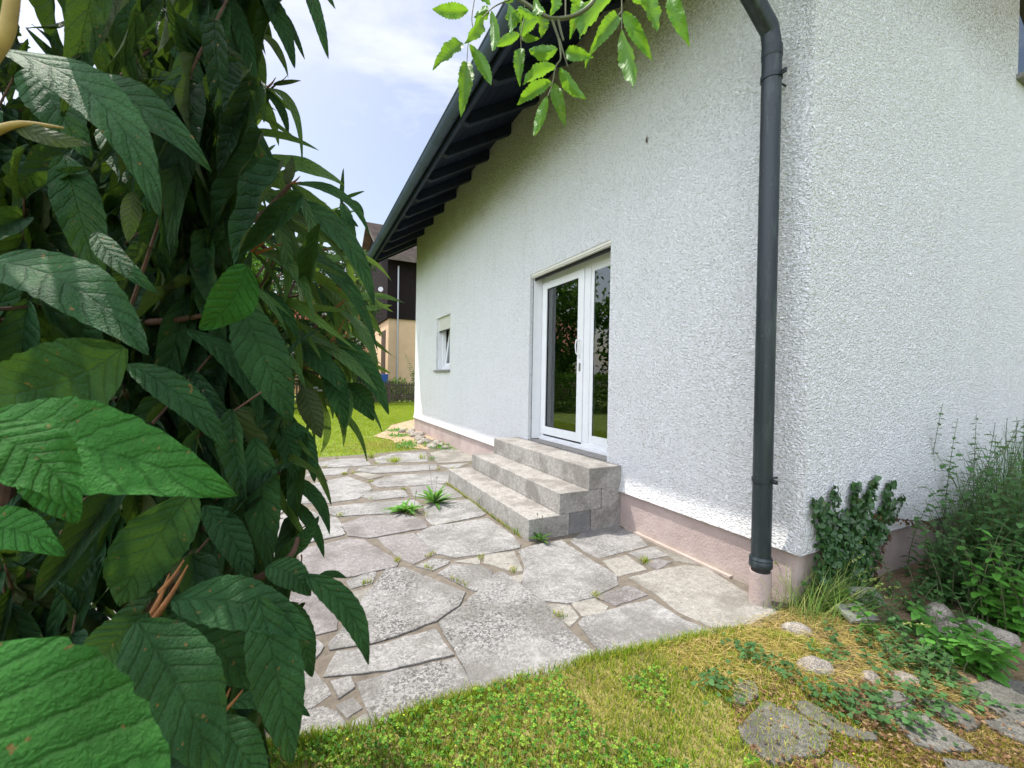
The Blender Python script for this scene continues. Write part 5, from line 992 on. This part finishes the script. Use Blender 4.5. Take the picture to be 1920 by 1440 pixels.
# filling leaves on shoots
bound=[(-200,520),(0,490),(60,470),(120,430),(180,400),(260,400),(320,415),(400,440),(470,475),(560,510),(650,540),(740,555),(800,535),(900,500),(1000,480),(1060,500),(1150,520),(1250,500),(1330,480),(1440,450),(1700,430)]
by=np.array([b_[0] for b_ in bound]); bx=np.array([b_[1] for b_ in bound])
PL=[];AL=[];NL=[];SL_=[]; stem=MB()
def shoot(tip,dirv,ln,nl,size,droop):
    b_=tip-dirv*ln; oks=True
    for e_ in (tip,b_): 
        q=e_-C; zz=q@f
        if zz<.3 or 960+F*(q@r)/zz>np.interp(720-F*(q@u)/zz,by,bx)-40: oks=False
    if oks: stem.tube([b_-VO,(b_+tip)/2-VO+np.array([0,0,-.01]),tip-VO],[.0024,.002,.0012],5)
    for j in range(nl):
        t=1-j/nl*.9; p=b_+(tip-b_)*t; aa=j*1.57+rng.normal(0,.3)
        for s_ in (0,math.pi):
            a=aa+s_; side=np.array([math.cos(a),math.sin(a),0]); A=side*rng.uniform(.35,.9)+np.array([0,0,-droop*rng.uniform(.3,1.2)])+dirv*.5*(1-j/nl) ; A=A/np.linalg.norm(A)
            if j==0: A=norm(dirv+rng.normal(0,.25,3)); 
            L_=size*rng.uniform(.65,1.1)*(1 if j else .5); NN=norm(norm(C-p)*.85+side*.45+UP*.45+rng.normal(0,.28,3)); 
            q=(p+A*L_*.6)-C; zz=q@f
            if zz<.36: continue
            x=960+F*(q@r)/zz; y=720-F*(q@u)/zz; q2=(p+A*L_)-C; z2=q2@f; x2=960+F*(q2@r)/z2; y2=720-F*(q2@u)/z2
            if x2>np.interp(y2,by,bx)+rng.uniform(-10,55): continue
            PL.append(p-VO); AL.append(A); NL.append(NN); SL_.append((L_*rng.uniform(.17,.27),L_,L_))
for k in range(700):
    y=rng.uniform(-420,1750); lim=np.interp(y,by,bx); x=rng.uniform(-700,lim) if k%3 else lim-abs(rng.normal(0,90)); d=rng.uniform(.62,1.65) if k%4 else rng.uniform(.52,.9)
    p=D(x,y,d)
    if p[2]<.12 or p[2]>2.55 : continue
    dv=norm(np.array([rng.normal(.25,.5),rng.normal(-.15,.5),rng.uniform(.2,1.2)])); shoot(p,dv,rng.uniform(.15,.3),int(rng.integers(4,7)),rng.uniform(.12,.19),1.9)
stem.build('twigs',M['woolly'],vb,kind='stuff')
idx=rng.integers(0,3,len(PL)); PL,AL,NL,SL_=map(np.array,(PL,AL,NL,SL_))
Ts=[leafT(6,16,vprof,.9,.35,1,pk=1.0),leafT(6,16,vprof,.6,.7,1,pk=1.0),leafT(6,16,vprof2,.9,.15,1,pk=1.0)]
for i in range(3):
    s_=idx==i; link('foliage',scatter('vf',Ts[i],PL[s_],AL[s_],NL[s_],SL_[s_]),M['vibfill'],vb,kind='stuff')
print('viburnum fill leaves',len(PL))
# small white flowers on the bush
m=MB()
for x,y in [(592,728),(600,733),(608,590)]:
    p=D(x,y,.8)-VO
    for k in range(5): a=k*1.257; m.tube([p,p+np.array([math.cos(a),math.sin(a),.3])*.004],[.001,.0022],5)
m.build('blossom',M['pvc'],vb)

# ================================================================== OVERHANGING BRANCH (ash-like tree behind the camera)
at=empty('elder_tree',(.75,-.9,0),label='young tree whose bright leafy branch hangs in at the top',cat='tree'); AO=np.array([.75,-.9,0])
def ac(x,y): return 800+x/3.84,y/3.84
aprof=lambda v:(math.sin(math.pi*v**.8)**.8)*(1-.15*v) if 0<v<1 else (.08 if v<=0 else 0)
AL_=[(300,75,40,65,85),(440,70,335,125,70),(395,125,268,315,75),(465,75,470,370,62),(262,310,42,500,80),(310,320,465,615,78),(290,450,245,850,95),(585,20,600,245,62),(620,90,685,172,70),(670,245,490,335,62),(680,345,670,620,72),(675,255,820,130,75),(685,262,815,278,45),(660,50,810,122,50),(820,110,820,278,70),(945,350,735,355,85),(1000,375,1200,412,80),(930,480,690,610,78),(900,590,650,757,85),(960,485,1150,712,78),(910,610,1000,922,78),(870,690,770,982,68),(1090,-20,1030,282,78),(1340,-40,1098,282,110),(1380,110,1168,402,98),(1408,215,1490,622,100),(1420,90,1627,442,84),(1540,-30,1655,232,88),(1750,-30,1893,335,92),(780,-10,850,82,62),(920,-30,890,112,72),(1480,-15,1560,32,45),(380,-15,460,42,45),(560,130,600,140,30),(1180,400,1143,495,25),(1040,-60,1100,60,70),(600,-60,560,20,60)]
for i,(a,b,c_,d_,w) in enumerate(AL_):
    dd=.85+.05*math.sin(i*2.3); (bx_,by_),(tx,ty)=ac(a,b),ac(c_,d_); B=D(bx_,by_,dd); T_=D(tx,ty,dd+rng.uniform(-.03,.03)); ax=T_-B; Ln=np.linalg.norm(ax); A=ax/Ln; c0=norm(C-(B+T_)/2); X=norm(np.cross(A,c0)); Z=np.cross(X,A); ro=rng.uniform(-.6,.6); X,Z=X*math.cos(ro)+Z*math.sin(ro),Z*math.cos(ro)-X*math.sin(ro)
    Z=-Z if i%2 else Z; X=-X if i%2 else X
    Wd=w/3.84*dd/F*1.18/max(.5,math.cos(ro)); ny,nx=44,6; V=[];U=[]; cv=rng.uniform(-.05,.05)
    for j in range(ny+1):
        v=j/ny; wd=aprof(v); ce=B+A*Ln*v+X*cv*Ln*4*v*(1-v)+Z*.07*Ln*4*v*(1-v)
        for q in range(nx+1):
            s_=(q/nx-.5)*2; e=1+(.085*(((j%4)/3.)*2-1)*(1 if abs(s_)>.99 else 0)); V.append(ce+X*s_*.5*Wd*wd*e+Z*(abs(s_)*.5*Wd*wd*.75+.09*Wd*s_*s_*math.sin(v*20+i))-AO); U.append((q/nx,v))
    Fq=[(j*(nx+1)+q,j*(nx+1)+q+1,(j+1)*(nx+1)+q+1,(j+1)*(nx+1)+q) for j in range(ny) for q in range(nx)]
    link('leaflet',npmesh('leaflet',np.array(V),[np.array(Fq)],np.array(U),True),M['ash'],at)
m=MB()
def trA(pts,r0,r1,dd=.85):
    P=[D(*ac(x,y),dd)-AO for x,y in pts]; Q=[]; k=len(P)
    for i in range(k-1):
        a,b,c,d=P[max(i-1,0)],P[i],P[i+1],P[min(i+2,k-1)]
        for t in np.arange(0,1,.25): Q.append(.5*(2*b+(c-a)*t+(2*a-5*b+4*c-d)*t*t+(3*b-a-3*c+d)*t**3))
    Q.append(P[-1]); m.tube(Q,[r0+(r1-r0)*i/(len(Q)-1) for i in range(len(Q))],7)
trA([(1230,-60),(1190,25),(1110,90),(1020,125),(900,132),(800,85),(720,30),(640,-20)],.0042,.0036); trA([(600,0),(530,25),(470,60),(410,120),(395,130)],.0016,.001)
trA([(350,-60),(345,-10),(325,130),(335,240),(300,310),(290,450)],.0012,.0007); trA([(705,30),(705,100),(680,250),(680,345)],.0012,.0008); trA([(900,132),(930,220),(955,300),(965,420),(930,480),(905,600),(875,690)],.0028,.0009)
trA([(955,280),(985,380),(1015,480)],.002,.001); trA([(1405,-60),(1405,90),(1405,215)],.0014,.0009); trA([(1000,-60),(1000,120)],.0016,.0016); trA([(945,130),(960,200),(985,290)],.003,.002); trA([(1405,80),(1380,112)],.001,.0008)
m.build('twigs',M['twig'],at,smooth=True,kind='stuff')
m=MB(); tpA=D(*ac(1230,-60),.85)-AO; tpB=D(*ac(1405,-60),.85)-AO; tpC=D(*ac(350,-60),.85)-AO; top=np.array([-.05,.3,2.55])
m.tube([(0,0,-.05),(.03,.02,.8),(0,.05,1.6),(-.02,.12,2.2),tuple(top)],[.035,.03,.024,.018,.013],10)
for e in (tpA,tpB,tpC): m.tube([tuple(top),tuple((top+e)/2+[0,0,.16]),tuple(e*.85+top*.15+[0,0,.07]),tuple(e)],[.010,.007,.005,.003],7)
m.build('trunk',M['bark'],at,smooth=True)
n=260; k=rng.random(n)[:,None]; e3=np.array([tpA,tpB,tpC])[rng.integers(0,3,n)]; P=top+(e3-top)*k*.55+rng.normal(0,.13,(n,3))+[0,-.1,.15]; s_=rng.uniform(.06,.09,n)
link('foliage',scatter('af',leafT(4,10,aprof,.5,.3,1,serr=.1),P,rng.normal(0,.7,(n,3))-[0,0,.7],rng.normal(0,.5,(n,3))+UP,np.stack([s_*.32,s_,s_],1)),M['ash'],at)
